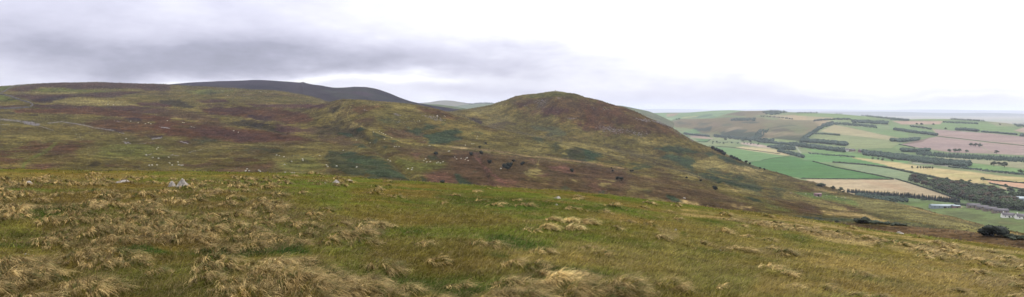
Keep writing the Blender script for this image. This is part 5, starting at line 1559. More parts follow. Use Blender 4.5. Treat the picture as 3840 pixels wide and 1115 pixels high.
def pyramid_boulder(w, h):
    """leaning pyramid with a low shoulder on its right side"""
    V, T = ICO3
    v = V.copy()
    z = np.clip((v[:, 2] + 0.15) / 1.15, 0, 1)
    s = (1 - z) ** 0.8
    ang = np.arctan2(v[:, 1], v[:, 0])
    r = np.hypot(v[:, 0], v[:, 1]) + 1e-6
    prof = s * (0.86 + 0.14 * np.cos(3 * ang + 0.7))
    x = np.cos(ang) * prof * np.where(v[:, 2] < -0.15, r, 1); y = np.sin(ang) * prof * np.where(v[:, 2] < -0.15, r, 1)
    zz = np.where(v[:, 2] < -0.15, (v[:, 2] + 0.15) * 0.5, z ** 0.9)
    sh = np.exp(-((ang - 0.05) / 0.45) ** 2) * np.clip(1 - zz * 4.5, 0, 1)
    x = x * (1 + 0.55 * sh); zz = zz + 0.06 * sh
    x = x + 0.02 * zz
    n = fbm(x * 2.2 + zz * 2 + 9, y * 2.2 + zz * 3, 4, 420); n2 = fbm(zz * 5 + x * 2, ang * 1.3 + 4, 3, 430)
    led = np.round(zz * 4) / 4 - zz                       # bedding ledges
    x = x * (1 + .5 * n + .22 * n2) ; y = y * (1 + .5 * n + .22 * n2)
    return mesh_np('boulder', np.stack([x * w / 2, y * w / 2 * .8, (zz + .1 * led) * h * (1 + .1 * n)], -1), None, T)


ROCKS = [  # px, py foot, width px, height px, label, pyramid?
    (684, 699, 52, 33, 'tall grey pyramid-shaped boulder with a low shoulder, standing on the hilltop edge', 1),
    (645, 694, 24, 17, 'pointed grey boulder standing just left of the pyramid-shaped boulder', 0),
    (108, 695, 20, 11, 'whitish boulder alone in the turf at the far left edge', 0),
    (462, 690, 36, 6, 'long low pale slab lying in turf, left of the pyramid boulder', 0),
    (1260, 692, 25, 13, 'rounded whitish boulder on the hilltop edge in front of the bracken', 0),
    (1309, 684, 26, 6, 'flat pale slab just right of the rounded whitish boulder', 0),
    (1319, 690, 9, 5, 'small pale stone below the flat slab near the rounded boulder', 0),
    (1220, 691, 10, 4, 'small grey stone just left of the rounded whitish boulder', 0),
    (983, 682, 12, 5, 'small half-buried stone between the pyramid and the rounded boulders', 0),
    (2091, 745, 26, 8, 'long pale stone lying near the top edge of the turf, above the tussock cluster', 0),
    (2088, 773, 9, 7, 'small white stone on green turf under the long pale stone', 0),
    (3374, 886, 24, 8, 'flat whitish slab on the edge in front of the brown slope', 0),
    (3536, 941, 13, 6, 'small pale stone in the straw-coloured grass at right', 0),
    (2702, 952, 9, 6, 'small white stone in green grass right of the peat scar', 0),
    (99, 943, 22, 7, 'half-sunk pinkish stone among the tussocks at left', 0),
    (2532, 874, 14, 9, 'grey stone beside the bare pale peat scar', 0),
    (1600, 1003, 14, 5, 'small pale stone in the turf near the bottom middle', 0),
    (1670, 1012, 8, 5, 'little pale stone right of the bottom middle stone', 0),
    (2180, 728, 8, 3, 'tiny flat stone near the top edge above the green hollow', 0),
]
for i, (px, py, w, h, lab, pyr) in enumerate(ROCKS):
    x, y, z = fg_point(px, py)
    d = math.hypot(x, y)
    W_, H_m = w * d / FOC, h * d / FOC
    me = pyramid_boulder(W_, H_m) if pyr else rock_mesh(50 + i, W_, W_ * .7, H_m, 0.26, 0.3 if i == 1 else 0.15)
    o = link('boulder', me, M_rock)
    o.location = (x, y, z - 0.02 - 0.02 * H_m); o.rotation_euler = (0, 0, 0 if pyr else -math.atan2(x, y))
    tag(o, lab, 'boulder', None if pyr else 'pale stones on the near hilltop')
MROCKS = [(1070, 654, 9, 9, 'grey boulder behind the hilltop edge, under the yellowish turf'), (1095, 652, 9, 5, 'low grey stone right of the boulder behind the hilltop edge'), (1104, 652, 7, 5, 'smaller grey stone rightmost of three behind the hilltop edge'),
          (1640, 437, 8, 5, 'pale block on the rocky shoulder of the middle ridge'), (2083, 344, 7, 5, 'summit cairn of piled stones on the cone hill'), (2566, 745, 10, 5, 'whitish stone at the foot of the brown slope')]
for i, (px, py, w, h, lab) in enumerate(MROCKS):
    x, y, z = moor.hit(px, py, moor.kidx[1]); d = math.hypot(x, y)
    o = link('boulder', rock_mesh(90 + i, w * d / FOC, w * d / FOC * .7, h * d / FOC, .18, .3), M_rock)
    o.location = (x, y, z); tag(o, lab, 'boulder')

SCREE = [  # tile, line or polygon, count, spread px, size range m
    ('A', [(-60, 280), (120, 300), (200, 318)], 70, 5, (.5, 1.3)), ('A', [(150, 300), (200, 300), (280, 325), (240, 334), (170, 322)], 110, 0, (.5, 1.5)), ('A', [(250, 330), (370, 365)], 40, 2, (.4, 1.0)),
    ('A', [(330, 315), (420, 305), (560, 325), (640, 345), (780, 366)], 120, 2, (.5, 1.1)), ('A', [(835, 440), (870, 440), (895, 458), (860, 458)], 30, 0, (.5, 1.3)), ('A', [(1035, 420), (1105, 410), (1105, 418), (1045, 428)], 36, 0, (.6, 1.5)),
    ('A', [(1105, 340), (1165, 352)], 24, 3, (.5, 1.4)), ('A', [(815, 378), (848, 388)], 12, 3, (.5, 1.2)), ('A', [(1000, 537), (1035, 526)], 14, 3, (.4, 1.0)), ('A', [(0, 325), (60, 327)], 18, 2, (.4, 1.)),
    ('A', [(500, 395), (620, 440)], 10, 20, (.4, .9)), ('A', [(780, 300), (830, 306)], 14, 3, (.4, 1.0)), ('A', [(940, 455), (1040, 450)], 14, 4, (.4, .8)),
    ('B', [(0, 342), (60, 350)], 26, 3, (.5, 1.4)), ('B', [(140, 440), (190, 455)], 28, 4, (.5, 1.4)), ('B', [(60, 532), (130, 538)], 16, 4, (.4, .9)), ('B', [(190, 518), (240, 505), (310, 490)], 26, 4, (.4, .9)), ('B', [(210, 338), (245, 346)], 12, 2, (.4, 1.1)),
    ('B', [(560, 120), (640, 115)], 14, 4, (.5, 1.4)), ('B', [(670, 100), (790, 105)], 16, 4, (.5, 1.4)), ('B', [(660, 160), (840, 165)], 16, 5, (.4, 1.2)),
    ('C', [(500, 250), (550, 262)], 26, 5, (.6, 1.6)), ('C', [(690, 262), (780, 262), (870, 300), (800, 300)], 90, 0, (.5, 1.5)), ('C', [(500, 310), (720, 300)], 40, 14, (.4, 1.1)), ('C', [(300, 224), (322, 230)], 10, 2, (.5, 1.4)),
    ('D', [(560, 95), (640, 90)], 40, 14, (.5, 1.3)), ('D', [(780, 208), (840, 212)], 30, 8, (.5, 1.4)), ('D', [(1000, 275), (1168, 300)], 70, 20, (.5, 1.5)), ('D', [(680, 66), (740, 72)], 20, 6, (.4, 1.2)), ('D', [(950, 140), (1100, 150)], 24, 10, (.4, 1.2)), ('D', [(540, 130), (480, 120)], 14, 8, (.4, 1.)),
    ('E', [(340, 88), (430, 100)], 60, 10, (.5, 1.6)), ('E', [(430, 92), (500, 105), (575, 140), (520, 128)], 120, 0, (.5, 1.7)), ('E', [(640, 178), (735, 238)], 60, 9, (.5, 1.5)), ('E', [(100, 150), (430, 195)], 110, 22, (.4, 1.5)), ('E', [(560, 140), (640, 190)], 30, 10, (.4, 1.2)),
    ('K', [(1000, 182), (1030, 190)], 16, 3, (.4, 1.)), ('E', [(430, 660), (530, 680)], 20, 3, (.3, .7)),
]
sm = MB()
V1, T1 = ICO1
for t_, pts, n, spread, (s0, s1) in SCREE:
    P = tl(t_, pts)
    if spread == 0:
        q = poly_points(P, n, g)
    else:
        seg = np.array([math.hypot(P[k + 1][0] - P[k][0], P[k + 1][1] - P[k][1]) for k in range(len(P) - 1)])
        pr = seg / seg.sum(); ks = g.choice(len(seg), n, p=pr); f = g.random(n)
        q = np.array([[P[k][0] + (P[k + 1][0] - P[k][0]) * u, P[k][1] + (P[k + 1][1] - P[k][1]) * u] for k, u in zip(ks, f)])
        q[:, 0] += g.normal(0, spread * .6, n) / TILES[t_][2] * 1.2; q[:, 1] += g.normal(0, spread * .5, n) / TILES[t_][2]
    for px, py in q:
        x, y, z = moor.hit(px, py, moor.kidx[1])
        s = (1.05 if t_ in 'DE' else .82) * g.uniform(s0, s1)
        v = V1 * (1 + g.normal(0, .18, (len(V1), 1))) * np.array([s, s * .8, s * .5]) * .75
        a = g.uniform(0, 6.28)
        v = np.stack([v[:, 0] * math.cos(a) - v[:, 1] * math.sin(a), v[:, 0] * math.sin(a) + v[:, 1] * math.cos(a), v[:, 2]], -1)
        sm.add(v + np.array([x, y, z + s * .08]), None, T1)
o = link('scree', sm.mesh('scree'), M_scree)
tag(o, 'grey scree and broken stones strewn over the moor and cone hill', 'scree', kind='stuff')


# ------------------------------------------------------------------ drystone walls on the left moor
def densify(P, step):
    out = [P[0]]
    for k in range(len(P) - 1):
        L_ = math.hypot(P[k + 1][0] - P[k][0], P[k + 1][1] - P[k][1]); n = max(int(L_ / step), 1)
        out += [(P[k][0] + (P[k + 1][0] - P[k][0]) * i / n, P[k][1] + (P[k + 1][1] - P[k][1]) * i / n) for i in range(1, n + 1)]
    return out


def ribbon_wall(name, P3, h, w, mat, jit, top=0.7):
    P3 = np.array(P3); V = []
    for k in range(len(P3)):
        d = P3[min(k + 1, len(P3) - 1)] - P3[max(k - 1, 0)]; d[2] = 0; d /= np.linalg.norm(d) + 1e-9
        nrm = np.array([-d[1], d[0], 0]); hh = h * (1 + g.normal(0, jit))
        ww = w * (1 + g.normal(0, jit * .6))
        V += [P3[k] - nrm * ww / 2 - (0, 0, .4), P3[k] - nrm * ww * top / 2 + (0, 0, hh), P3[k] + nrm * ww * top / 2 + (0, 0, hh * (1 + g.normal(0, .06))), P3[k] + nrm * ww / 2 - (0, 0, .4)]
    n = len(P3)
    Q = [(4 * k + i, 4 * k + 4 + i, 4 * k + 5 + i, 4 * k + 1 + i) for k in range(n - 1) for i in range(3)] + [(0, 1, 2, 3), (4 * n - 1, 4 * n - 2, 4 * n - 3, 4 * n - 4)]
    m = MB(); m.add(V, Q)
    return link(name, m.mesh(name), mat)


for P, lab in (([(172, 52), (100, 62), (60, 78), (30, 97), (5, 108)], 'grey drystone wall climbing from the left edge up to the skyline'),
               ([(-30, 110), (0, 115), (70, 130), (150, 160), (205, 175), (225, 190), (205, 204)], 'drystone wall curving down past the green corner to the track bend'),
               ([(200, 207), (130, 211), (60, 214), (-30, 216)], 'straight grey drystone wall running from the bend to the left edge')):
    pp = densify(tl('A', P), 2.0)
    o = ribbon_wall('stone_wall', [moor.hit(px, py + 1, moor.kidx[1]) for px, py in pp], 1.3, 0.9, M_wallstone, .12)
    tag(o, lab, 'stone wall', 'drystone walls on the left moor')

# ------------------------------------------------------------------ bushes on the near hills
BUSHES = [(1634, 584, 2.9, 'dark round bush standing alone above the yellow-green knoll'), (1766, 584, 2.6, 'dark bush at the head of the pink worn path, just left of it'), (1804, 579, 2.7, 'dark bush just under the track, right of the worn path'),
          (1799, 557, 2.3, 'dark bush just above the track over the worn path'), (1822, 542, 2.0, 'small dark bush, highest of those above the track'), (1836, 614, 2.8, 'dark bush right of the pink worn path, left of the bush trio'),
          (1891, 630, 2.9, 'left bush of the dark trio on the brown slope'), (1910, 630, 3.9, 'largest dark bush of the trio on the brown slope'), (1903, 639, 2.7, 'lowest bush at the front of the dark trio'),
          (1925, 609, 2.0, 'small dark bush just up right of the trio'), (1959, 620, 2.6, 'dark bush to the right of the trio, standing alone'), (2144, 646, 2.4, 'dark bush inside the pink bare hollow'),
          (2293, 633, 1.3, 'upper tiny bush of a pair near the yellow strip'), (2298, 645, 1.6, 'lower tiny bush of a pair near the yellow strip'), (2330, 678, 2.4, 'dark bush at the right end of a bracken clump'),
          (2316, 674, 2.2, 'greenish bush in the bracken clump, left of its dark end'), (2365, 645, 1.7, 'left low bush of a pair on the brown edge'), (2373, 644, 1.5, 'right low bush of a pair on the brown edge'),
          (2575, 671, 1.9, 'small dark bush on the right flank, upper left of the larger one'), (2628, 681, 1.9, 'small dark bush between two others on the right flank'), (2681, 713, 3.2, 'biggest dark bush alone on the brown right flank'),
          (1659, 693, 2.2, 'olive scrub bush peeping over the hilltop edge')]
for px, py, h, lab in BUSHES:
    tree('bush', moor.hit(px, py, moor.kidx[1]), h * 1.3, lab, 'dark bushes on the moor slopes', 0.98)
LOWB = [(3060, 829, 26, 11, 'low dark brown bush at the left end of the gully row'), (3138, 835, 18, 9, 'small dark bush alone in the bracken of the gully'), (3217, 837, 36, 15, 'dark bush at the left of the dense gully scrub'),
        (3243, 837, 44, 20, 'tallest grey-green bush in the middle of the gully scrub'), (3285, 841, 44, 13, 'broad flat bush right of the tallest gully bush'), (3326, 843, 24, 10, 'small bush beyond the broad flat gully bush'),
        (3359, 845, 30, 9, 'low dark bush under the pale grass spur'), (3388, 848, 24, 8, 'rightmost low bush of the gully row'), (3346, 848, 14, 7, 'little dark bush just below the gully row')]
for px, py, w, h, lab in LOWB:
    p = moor.hit(px, py, moor.kidx[1]); d = math.hypot(p[0], p[1]); H1 = h * d / FOC * 1.15
    tree('lowbush', p, H1, lab, 'scrub bushes in the gully', (w / h) / 1.75)
# dark spreading thorn and its shrubs at the foot of the spur
for px, py, w, h, lab in [(3722, 887, 72, 36, 'big dark dense spreading tree behind the brown slope, below the farm'), (3694, 885, 42, 22, 'darker low tree merging into the left of the big spreading tree'), (3752, 889, 44, 25, 'lower tree merging into the right of the big spreading tree')]:
    p = moor.hit(px, py, moor.kidx[1]); d = math.hypot(p[0], p[1])
    tree('thorn', p, h * d / FOC * 1.1, lab, 'dark trees at the foot of the spur', (w / h) / 1.8)
for i, (px, py, w, h) in enumerate([(3782, 893, 36, 16), (3808, 896, 32, 14), (3832, 900, 30, 16), (3796, 900, 28, 12)]):
    p = moor.hit(px, py, moor.kidx[1]); d = math.hypot(p[0], p[1])
    tree('lowbush', p, h * d / FOC, which(i, 4, 'green shrubs', 'right of the big spreading tree') if i < 3 else 'nearest green shrub in front of the row right of the big tree', 'shrubs right of the spreading tree', (w / h) / 1.75)
# trees peeping over the flank of the cone hill
SK = [(2672, 560, 14), (2684, 566, 15), (2695, 572, 16), (2706, 577, 17), (2716, 583, 15), (2742, 592, 12), (2752, 597, 13), (2763, 602, 13), (2774, 606, 11), (2798, 612, 11), (2812, 617, 9), (2850, 634, 8), (2866, 638, 8)]
for i, (px, py, h) in enumerate(SK):
    p = moor.hit(px, py, moor.kidx[1]); d = math.hypot(p[0], p[1])
    lab = f'{ORD[i] if i < 12 else "lowest"} dark tree down the right edge of the cone hill' if i else 'highest dark tree at the right edge of the cone hill'
    tree('bush', p, h * d / FOC, lab, 'trees down the edge of the cone hill', 1.0)
for px, py, w, h, kind, lab in [(3079, 700, 36, 14, 'lowbush', 'dark rounded shrub by the lower left edge of the tan field'), (3124, 713, 34, 15, 'spread', 'pale green spreading thorn by the lower edge of the tan field'),
                                (3152, 718, 20, 15, 'spread', 'dark thorn right of the pale green one, at the spur edge'), (3163, 722, 14, 8, 'lowbush', 'low bush at the foot of the dark thorn on the spur')]:
    p = moor.hit(px, py, moor.kidx[1]); d = math.hypot(p[0], p[1])
    tree(kind, p, h * d / FOC, lab, 'thorns along the spur edge', 1.0 if kind == 'spread' else (w / h) / 1.75)

# ------------------------------------------------------------------ woods, belts and hedges on the farmland
LOWK = {}


def low_tree(kind, g):
    m = MB()
    if kind == 'con':
        n = 6; r = .2
        ring = [(math.cos(2 * PI * i / n) * r, math.sin(2 * PI * i / n) * r, .05) for i in range(n)]; mid = [(x * .62, y * .62, .5) for x, y, z in ring]
        V = ring + mid + [(0, 0, 1)]
        m.add(V, [(i, (i + 1) % n, n + (i + 1) % n, n + i) for i in range(n)], [(n + i, n + (i + 1) % n, 2 * n) for i in range(n)])
    else:
        for k in range(3):
            a = k * 2.1 + g.uniform(0, 1)
            m.ball((math.cos(a) * .2, math.sin(a) * .2, g.uniform(.4, .68)), (.3, .3, .34), g, .12, True)
        m.leaves((0, 0, .55), np.array([.45, .45, .42]), 14, .12, g)
    return m


LT = {'con': [low_tree('con', g) for _ in range(3)], 'bro': [low_tree('bro', g) for _ in range(5)]}


def sample_px(t_, pts, n, th, g):
    P = tl(t_, pts)
    if th is None:
        return poly_points(P, n, g)
    seg = np.array([math.hypot(P[k + 1][0] - P[k][0], P[k + 1][1] - P[k][1]) for k in range(len(P) - 1)])
    u = (np.arange(n) + g.uniform(-2, 3, n)).clip(0, n - .01) / n * seg.sum(); cs = np.concatenate([[0], np.cumsum(seg)])
    k = np.clip(np.searchsorted(cs, u) - 1, 0, len(seg) - 1); f = (u - cs[k]) / seg[k]
    P = np.array(P)
    q = P[k] + (P[k + 1] - P[k]) * f[:, None]
    q[:, 1] += g.uniform(-.5, .5, n) * th
    return q


def wood(label, t_, pts, n, h, kind='bro', th=None, lay=None):
    lay = lay or farm
    n = int(n * (1.7 if n > 50 else 1.0))
    q = sample_px(t_, pts, n, th, g)
    m = MB()
    for px, py in q:
        p = lay.hit(px, py)
        b = LT[kind][int(g.integers(len(LT[kind])))]
        hh = .88 * h * (g.uniform(.75, 1.15) if kind == 'con' else g.uniform(.7, 1.15)); a = g.uniform(0, 6.28); ca, sa = math.cos(a), math.sin(a)
        wd = hh * (1.0 if kind == 'con' else g.uniform(.85, 1.25))
        off = m.n
        v = np.concatenate(b.v)
        v = np.stack([(v[:, 0] * ca - v[:, 1] * sa) * wd, (v[:, 0] * sa + v[:, 1] * ca) * wd, v[:, 2] * hh], -1) + np.array(p)
        m.add(v, np.concatenate(b.q) if b.q else None, np.concatenate(b.t) if b.t else None)
    o = link('woodland', m.mesh('woodland'), M_wood)
    tag(o, label, 'woodland', 'far woods and tree belts', 'stuff')
    return o


WOODS = [
    ('dark wedge-shaped conifer plantation on the heather hill', 'F', [(790, 352), (870, 268), (960, 270), (900, 332), (840, 362)], 130, 10, 'con', None),
    ('oblong conifer block below the top of the heather hill', 'F', [(600, 165), (832, 163), (832, 188), (600, 186)], 130, 11, 'con', None),
    ('dark conifer cap on the hilltop skyline', 'F', [(895, 105), (960, 92), (1060, 92), (1150, 104), (1050, 125), (960, 136), (920, 120)], 150, 11, 'con', None),
    ('thin dark belt below the hilltop wood', 'F', [(880, 142), (1000, 150), (1180, 170)], 60, 9, 'con', 3),
    ('long thin tree belt on the skyline, left of the thick one', 'G', [(570, 118), (700, 124), (850, 138)], 60, 9, 'con', 2),
    ('thick dark conifer belt along the skyline', 'G', [(862, 140), (1000, 156), (1247, 182)], 120, 11, 'con', 4),
    ('end of the skyline belt above the pink field', 'H', [(0, 172), (90, 178), (175, 182)], 60, 11, 'con', 4),
    ('dark belt between green fields under the skyline at right', 'H', [(490, 198), (640, 206), (820, 214)], 80, 9, 'con', 3),
    ('hazy belt on the skyline at right', 'H', [(552, 168), (700, 180), (880, 190)], 70, 9, 'con', 3),
    ('square wood at the right edge under the skyline', 'H', [(1130, 205), (1280, 205), (1280, 245), (1180, 240)], 110, 10, 'con', None),
    ('uneven wood between upper pale fields', 'G', [(735, 196), (860, 200), (960, 205), (1070, 210)], 110, 11, 'bro', 8),
    ('thin scrub belt left of the uneven wood', 'G', [(380, 188), (450, 180), (600, 172), (720, 172)], 60, 8, 'bro', 4),
    ('broad dark wood along the top of the pale sloping field', 'G', [(560, 215), (640, 215), (760, 225), (970, 246)], 150, 10, 'con', 8),
    ('wooded ravine running diagonally down the hill', 'G', [(250, 385), (320, 330), (390, 285), (460, 240), (560, 210)], 170, 9, 'bro', 12),
    ('narrow belt inside the pale sloping field', 'G', [(390, 306), (500, 312), (622, 322)], 70, 8, 'con', 2.5),
    ('dense wood at the foot of the pale sloping field', 'G', [(265, 375), (430, 385), (560, 398), (690, 410)], 190, 10, 'bro', 9),
    ('riverside wood running right to the valley farm', 'G', [(150, 408), (300, 425), (480, 450), (665, 470)], 200, 10, 'bro', 9),
    ('dark riverside block left of the shingle', 'G', [(-60, 430), (60, 425), (190, 440), (210, 460), (60, 458)], 110, 9, 'bro', None),
    ('bracken wood at the foot of the heather hill', 'F', [(440, 325), (560, 340), (760, 362), (1000, 372)], 170, 8, 'bro', 8),
    ('tree line at the left foot of the heather hill', 'F', [(160, 306), (260, 318), (400, 330)], 70, 8, 'bro', 4),
    ('hedgerow wood along the pale riverside meadow', 'F', [(845, 378), (960, 390), (1120, 405), (1297, 415)], 120, 8, 'bro', 5),
    ('dark pointed copse beside the straw field', 'G', [(40, 468), (120, 485), (200, 505), (285, 528)], 110, 8, 'bro', 8),
    ('broadleaf wood right of the valley farm', 'G', [(835, 490), (960, 505), (1100, 520), (1260, 540)], 190, 9, 'bro', 14),
    ('largest dark broadleaf wood along the valley road', 'H', [(-20, 520), (200, 545), (400, 575), (600, 590), (745, 602)], 300, 8.5, 'bro', 16),
    ('long even conifer belt under the pink fields', 'H', [(240, 490), (500, 515), (760, 530), (1000, 545), (1290, 562)], 330, 9, 'con', 12),
    ('copse above the long conifer belt', 'H', [(100, 470), (220, 474), (360, 472)], 60, 10, 'bro', 5),
    ('tree belt between the upper green fields', 'H', [(30, 268), (150, 285), (300, 305), (435, 322)], 110, 10, 'bro', 4),
    ('copse at the left tip of the pink field', 'H', [(0, 372), (120, 376), (268, 360)], 110, 9, 'bro', 8),
    ('small belt at the head of the lane by the pink field', 'H', [(180, 240), (290, 250), (385, 268)], 50, 8, 'bro', 3),
    ('clump and hedge line in the far green field', 'H', [(610, 270), (700, 272), (820, 284)], 60, 10, 'bro', 4),
    ('thin hedge of trees at the far right field top', 'H', [(850, 290), (1000, 300), (1180, 316)], 70, 7, 'bro', 2),
    ('small copse at the right edge beyond the pink field', 'H', [(1215, 325), (1280, 328)], 24, 10, 'bro', 6),
    ('scrubby line along the river meadow', 'G', [(330, 490), (500, 505), (640, 515), (760, 528)], 60, 4, 'bro', 4),
    ('bushy line beside the valley road', 'H', [(540, 618), (700, 632), (900, 655), (1247, 690)], 80, 4, 'bro', 4),
    ('dotted hedge trees of the middle valley', 'F', [(430, 395), (560, 392), (780, 400), (880, 412)], 36, 5, 'bro', 4),
    ('scrub in front of the young conifer belt', 'I', [(560, 250), (750, 275), (900, 300), (1080, 305)], 90, 4.5, 'bro', 14),
    ('small dark wood on the pale field below the bracken flank', 'F', [(50, 170), (125, 170)], 40, 9, 'con', 3),
]
for lab, t_, pts, n, h, kind, th in WOODS:
    wood(lab, t_, pts, n, h, kind, th)
wood('dark conifer block on the far blue hill', 'S', [(1758, 393), (1800, 389), (1850, 391)], 60, 16, 'con', 3, blue2)

# trees of the near wood by the farm, each its own
q = poly_points(tl('J', [(0, 82), (60, 70), (170, 100), (300, 120), (400, 145), (560, 150), (640, 180), (740, 185), (880, 215), (900, 265), (1000, 300), (1110, 355), (1110, 390), (880, 352), (700, 325), (620, 300), (450, 250), (300, 200), (150, 140), (0, 108)]), 700, g)
sel = []
for p in q:                                    # keep them a crown apart
    if all(((p[0] - s[0]) / 8.5) ** 2 + ((p[1] - s[1]) / 4.2) ** 2 > 1 for s in sel):
        sel.append(p)
for px, py in sel:
    tree('copper' if g.random() < .28 else 'broad', farm.hit(px, py), float(g.uniform(7.5, 11)), 'broadleaf tree in the dense dark wood behind the farm', 'trees of the dense wood behind the farm', 1.25)
q = poly_points(tl('J', [(950, 250), (1110, 215), (1110, 262), (1000, 268)]), 60, g); sel2 = []
for p in q:
    if all(((p[0] - s[0]) / 9) ** 2 + ((p[1] - s[1]) / 4.5) ** 2 > 1 for s in sel2): sel2.append(p)
for px, py in sel2:
    tree('broad', farm.hit(px, py), float(g.uniform(7, 9.5)), 'broadleaf tree in the wood at the right edge, above the big sheds', 'trees of the wood above the big sheds', 1.25)
# the young conifer belt below the tan field
P = tl('I', [(478, 215), (600, 228), (800, 245), (1000, 258), (1122, 268)]) + tl('J', [(200, 268), (330, 282), (490, 298)])
pp = densify(P, 5.6)
for k, (px, py) in enumerate(pp):
    for row in range(2):
        tree('conifer', farm.hit(px + g.normal(0, 1.2), py + row * 3.0 + g.normal(0, .8)), float(g.uniform(5.2, 7.2)), 'dark young conifer in the belt below the tan field', 'conifers of the belt below the tan field', 1.15)

# field and hedgerow trees
FT = [(3641, 549, 10, 'broad', 'left tree of the clump in the pink field'), (3658, 551, 11, 'broad', 'middle tree of the clump in the pink field'), (3674, 553, 11, 'broad', 'right tree of the clump in the pink field'),
      (3560, 572, 9, 'broad', 'leftmost dark tree standing above the long conifer belt'), (3582, 572, 10, 'broad', 'second tree above the long conifer belt'), (3597, 572, 10, 'broad', 'third tree above the long conifer belt, next to another'), (3625, 573, 8, 'broad', 'rightmost leaning tree above the long conifer belt'),
      (3737, 577, 9, 'broad', 'tree alone at the end of the lane through the pink field'), (3727, 624, 10, 'broad', 'left dark tree of the trio in the green field'), (3746, 622, 8, 'broad', 'pale thin middle tree of the trio in the green field'), (3767, 628, 11, 'broad', 'right dark tree of the trio in the green field'),
      (3826, 653, 8, 'broad', 'round tree near the right edge by the road'), (3421, 611, 9, 'broad', 'dark tree in front of the largest valley wood'), (3546, 487, 9, 'spread', 'round tree in the far green field, left of the clump'),
      (3437, 469, 9, 'broad', 'left tree on the small far pink field'), (3456, 470, 10, 'spread', 'middle tree on the small far pink field'), (3500, 470, 8, 'broad', 'right tree on the small far pink field'), (3749, 470, 7, 'broad', 'tiny lone tree below the right skyline'),
      (2719, 528, 12, 'broad', 'dark lone tree on the river meadow below the heather hill'), (2788, 533, 12, 'broad', 'dark tree beside the river shingle'), (2814, 536, 9, 'broad', 'smaller tree right of the one by the shingle'), (2713, 541, 8, 'broad', 'small tree below the lone meadow tree'),
      (2674, 536, 8, 'spread', 'squat dark tree in a pale riverside field corner'), (2688, 536, 8, 'spread', 'second squat tree in the pale riverside field corner'),
      (3273, 599, 6, 'spread', 'leftmost hedge tree above the long straw field'), (3293, 601, 6, 'spread', 'second hedge tree above the long straw field'), (3309, 603, 6, 'spread', 'third hedge tree above the long straw field'), (3345, 606, 6, 'spread', 'rightmost hedge tree above the long straw field'),
      (3341, 634, 5, 'spread', 'dark bushy tree at the end of the dark mid-valley hedge'), (3551, 678, 6, 'broad', 'round tree on the hedge above the dense wood'), (3604, 690, 8, 'broad', 'large tree on the hedge above the dense wood'), (3637, 685, 5, 'broad', 'small tree right of the large hedge tree'),
      (3686, 680, 7, 'broad', 'dark tree at the corner of the pale pink field'), (3770, 702, 5, 'spread', 'low tree on the hedge between the pink fields'), (3789, 726, 9, 'broad', 'green tree left of the right edge wood'),
      (3461, 754, 5, 'spread', 'small round tree in the pasture left of the pale blue shed'), (3770, 790, 7, 'broad', 'green tree between the stone row and the white house'), (3825, 790, 8, 'broad', 'round tree behind the white cottage at the right edge'),
      (3240, 757, 6, 'spread', 'round bushy tree in front of the young conifers'), (3348, 758, 5, 'spread', 'pale bush at the right of the scrub before the young conifers'), (3387, 748, 6, 'broad', 'light green tree before the conifer belt')]
for px, py, h, kind, lab in FT:
    tree(kind, farm.hit(px, py), h, lab, 'trees of the fields and hedges', 1.3 if kind == 'broad' else 1.0)
for i, px in enumerate((2990, 2999, 3008, 3019, 3030, 3041, 3052, 3062)):
    tree('broad', farm.hit(px, 427), 11 if i % 2 else 9, which(i, 8, 'skyline trees', 'in the row on the hilltop'), 'row of trees on the hilltop skyline', 1.1)
for i, px in enumerate((3420, 3441, 3452, 3463, 3472, 3480, 3488, 3497)):
    tree('broad', farm.hit(px, 634 + i * .3), 6.5, which(i, 8, 'thin pale trees', 'in a row on the straw field'), 'row of thin trees on the straw field', .7)


def hedge(label, t_, pts, h, w, lay=farm):
    pp = densify(tl(t_, pts), 3.0)
    m = MB()
    P3 = [np.array(lay.hit(px, py)) for px, py in pp]
    for k in range(len(P3) - 1):
        L_ = np.linalg.norm(P3[k + 1] - P3[k]); nb = max(1, min(int(L_ / (w * .8)), 14))
        for j in range(nb):
            p = P3[k] + (P3[k + 1] - P3[k]) * (j / nb)
            hh = h * g.uniform(.75, 1.3)
            m.ball(p + (0, 0, hh * .35), (w * .75, w * .75, hh * .65), g, .15, True)
    o = link('hedge', m.mesh('hedge'), M_hedge)
    tag(o, label, 'hedge', 'field hedges of the valley')


HEDGES = [('dark hedge along the lane above the vivid green field', 'S', [(3048, 606), (3130, 628), (3261, 653), (3353, 672)], 1.8, 2.2), ('hedge along the right side of the tan field', 'S', [(3360, 672), (3420, 690), (3500, 716), (3602, 752)], 1.8, 2.2),
          ('tall dark hedge between the green and grey-green fields', 'S', [(3125, 610), (3190, 615), (3249, 620)], 3.2, 3), ('bushy dark hedge continuing to the straw field', 'S', [(3255, 621), (3300, 626), (3341, 632), (3400, 645), (3500, 667), (3560, 680)], 3.0, 4),
          ('low hedge between the vivid green and tan fields', 'S', [(3005, 670), (3100, 672), (3200, 673), (3352, 674)], 1.6, 2), ('short hedge at the left tip of the pink field', 'S', [(3372, 543), (3400, 548), (3432, 555)], 2, 3),
          ('hedge below the straw field, above the dense wood', 'S', [(3564, 679), (3620, 688), (3700, 701)], 1.8, 2), ('hedge along the top of the right pink stubble field', 'S', [(3690, 675), (3760, 681), (3850, 689)], 1.8, 2.2), ('hedge along the bottom of the right pink stubble field', 'S', [(3713, 689), (3780, 702), (3850, 714)], 1.8, 2.2),
          ('boundary line between the two green valley fields', 'S', [(2857, 602), (2910, 592), (2961, 586)], .9, 1.2), ('hedge above the light green valley field', 'S', [(2660, 548), (2740, 553), (2790, 560), (2850, 568), (2925, 578)], 1.5, 2), ('hedge along the small emerald field', 'S', [(2600, 532), (2652, 533), (2664, 524)], 2, 2.5),
          ('thin hedge through the pink field', 'S', [(3516, 512), (3600, 521), (3720, 535), (3845, 548)], 1.2, 1.5), ('short hedge beside the pale blue shed', 'J', [(455, 318), (520, 325), (580, 332)], 2.5, 3)]
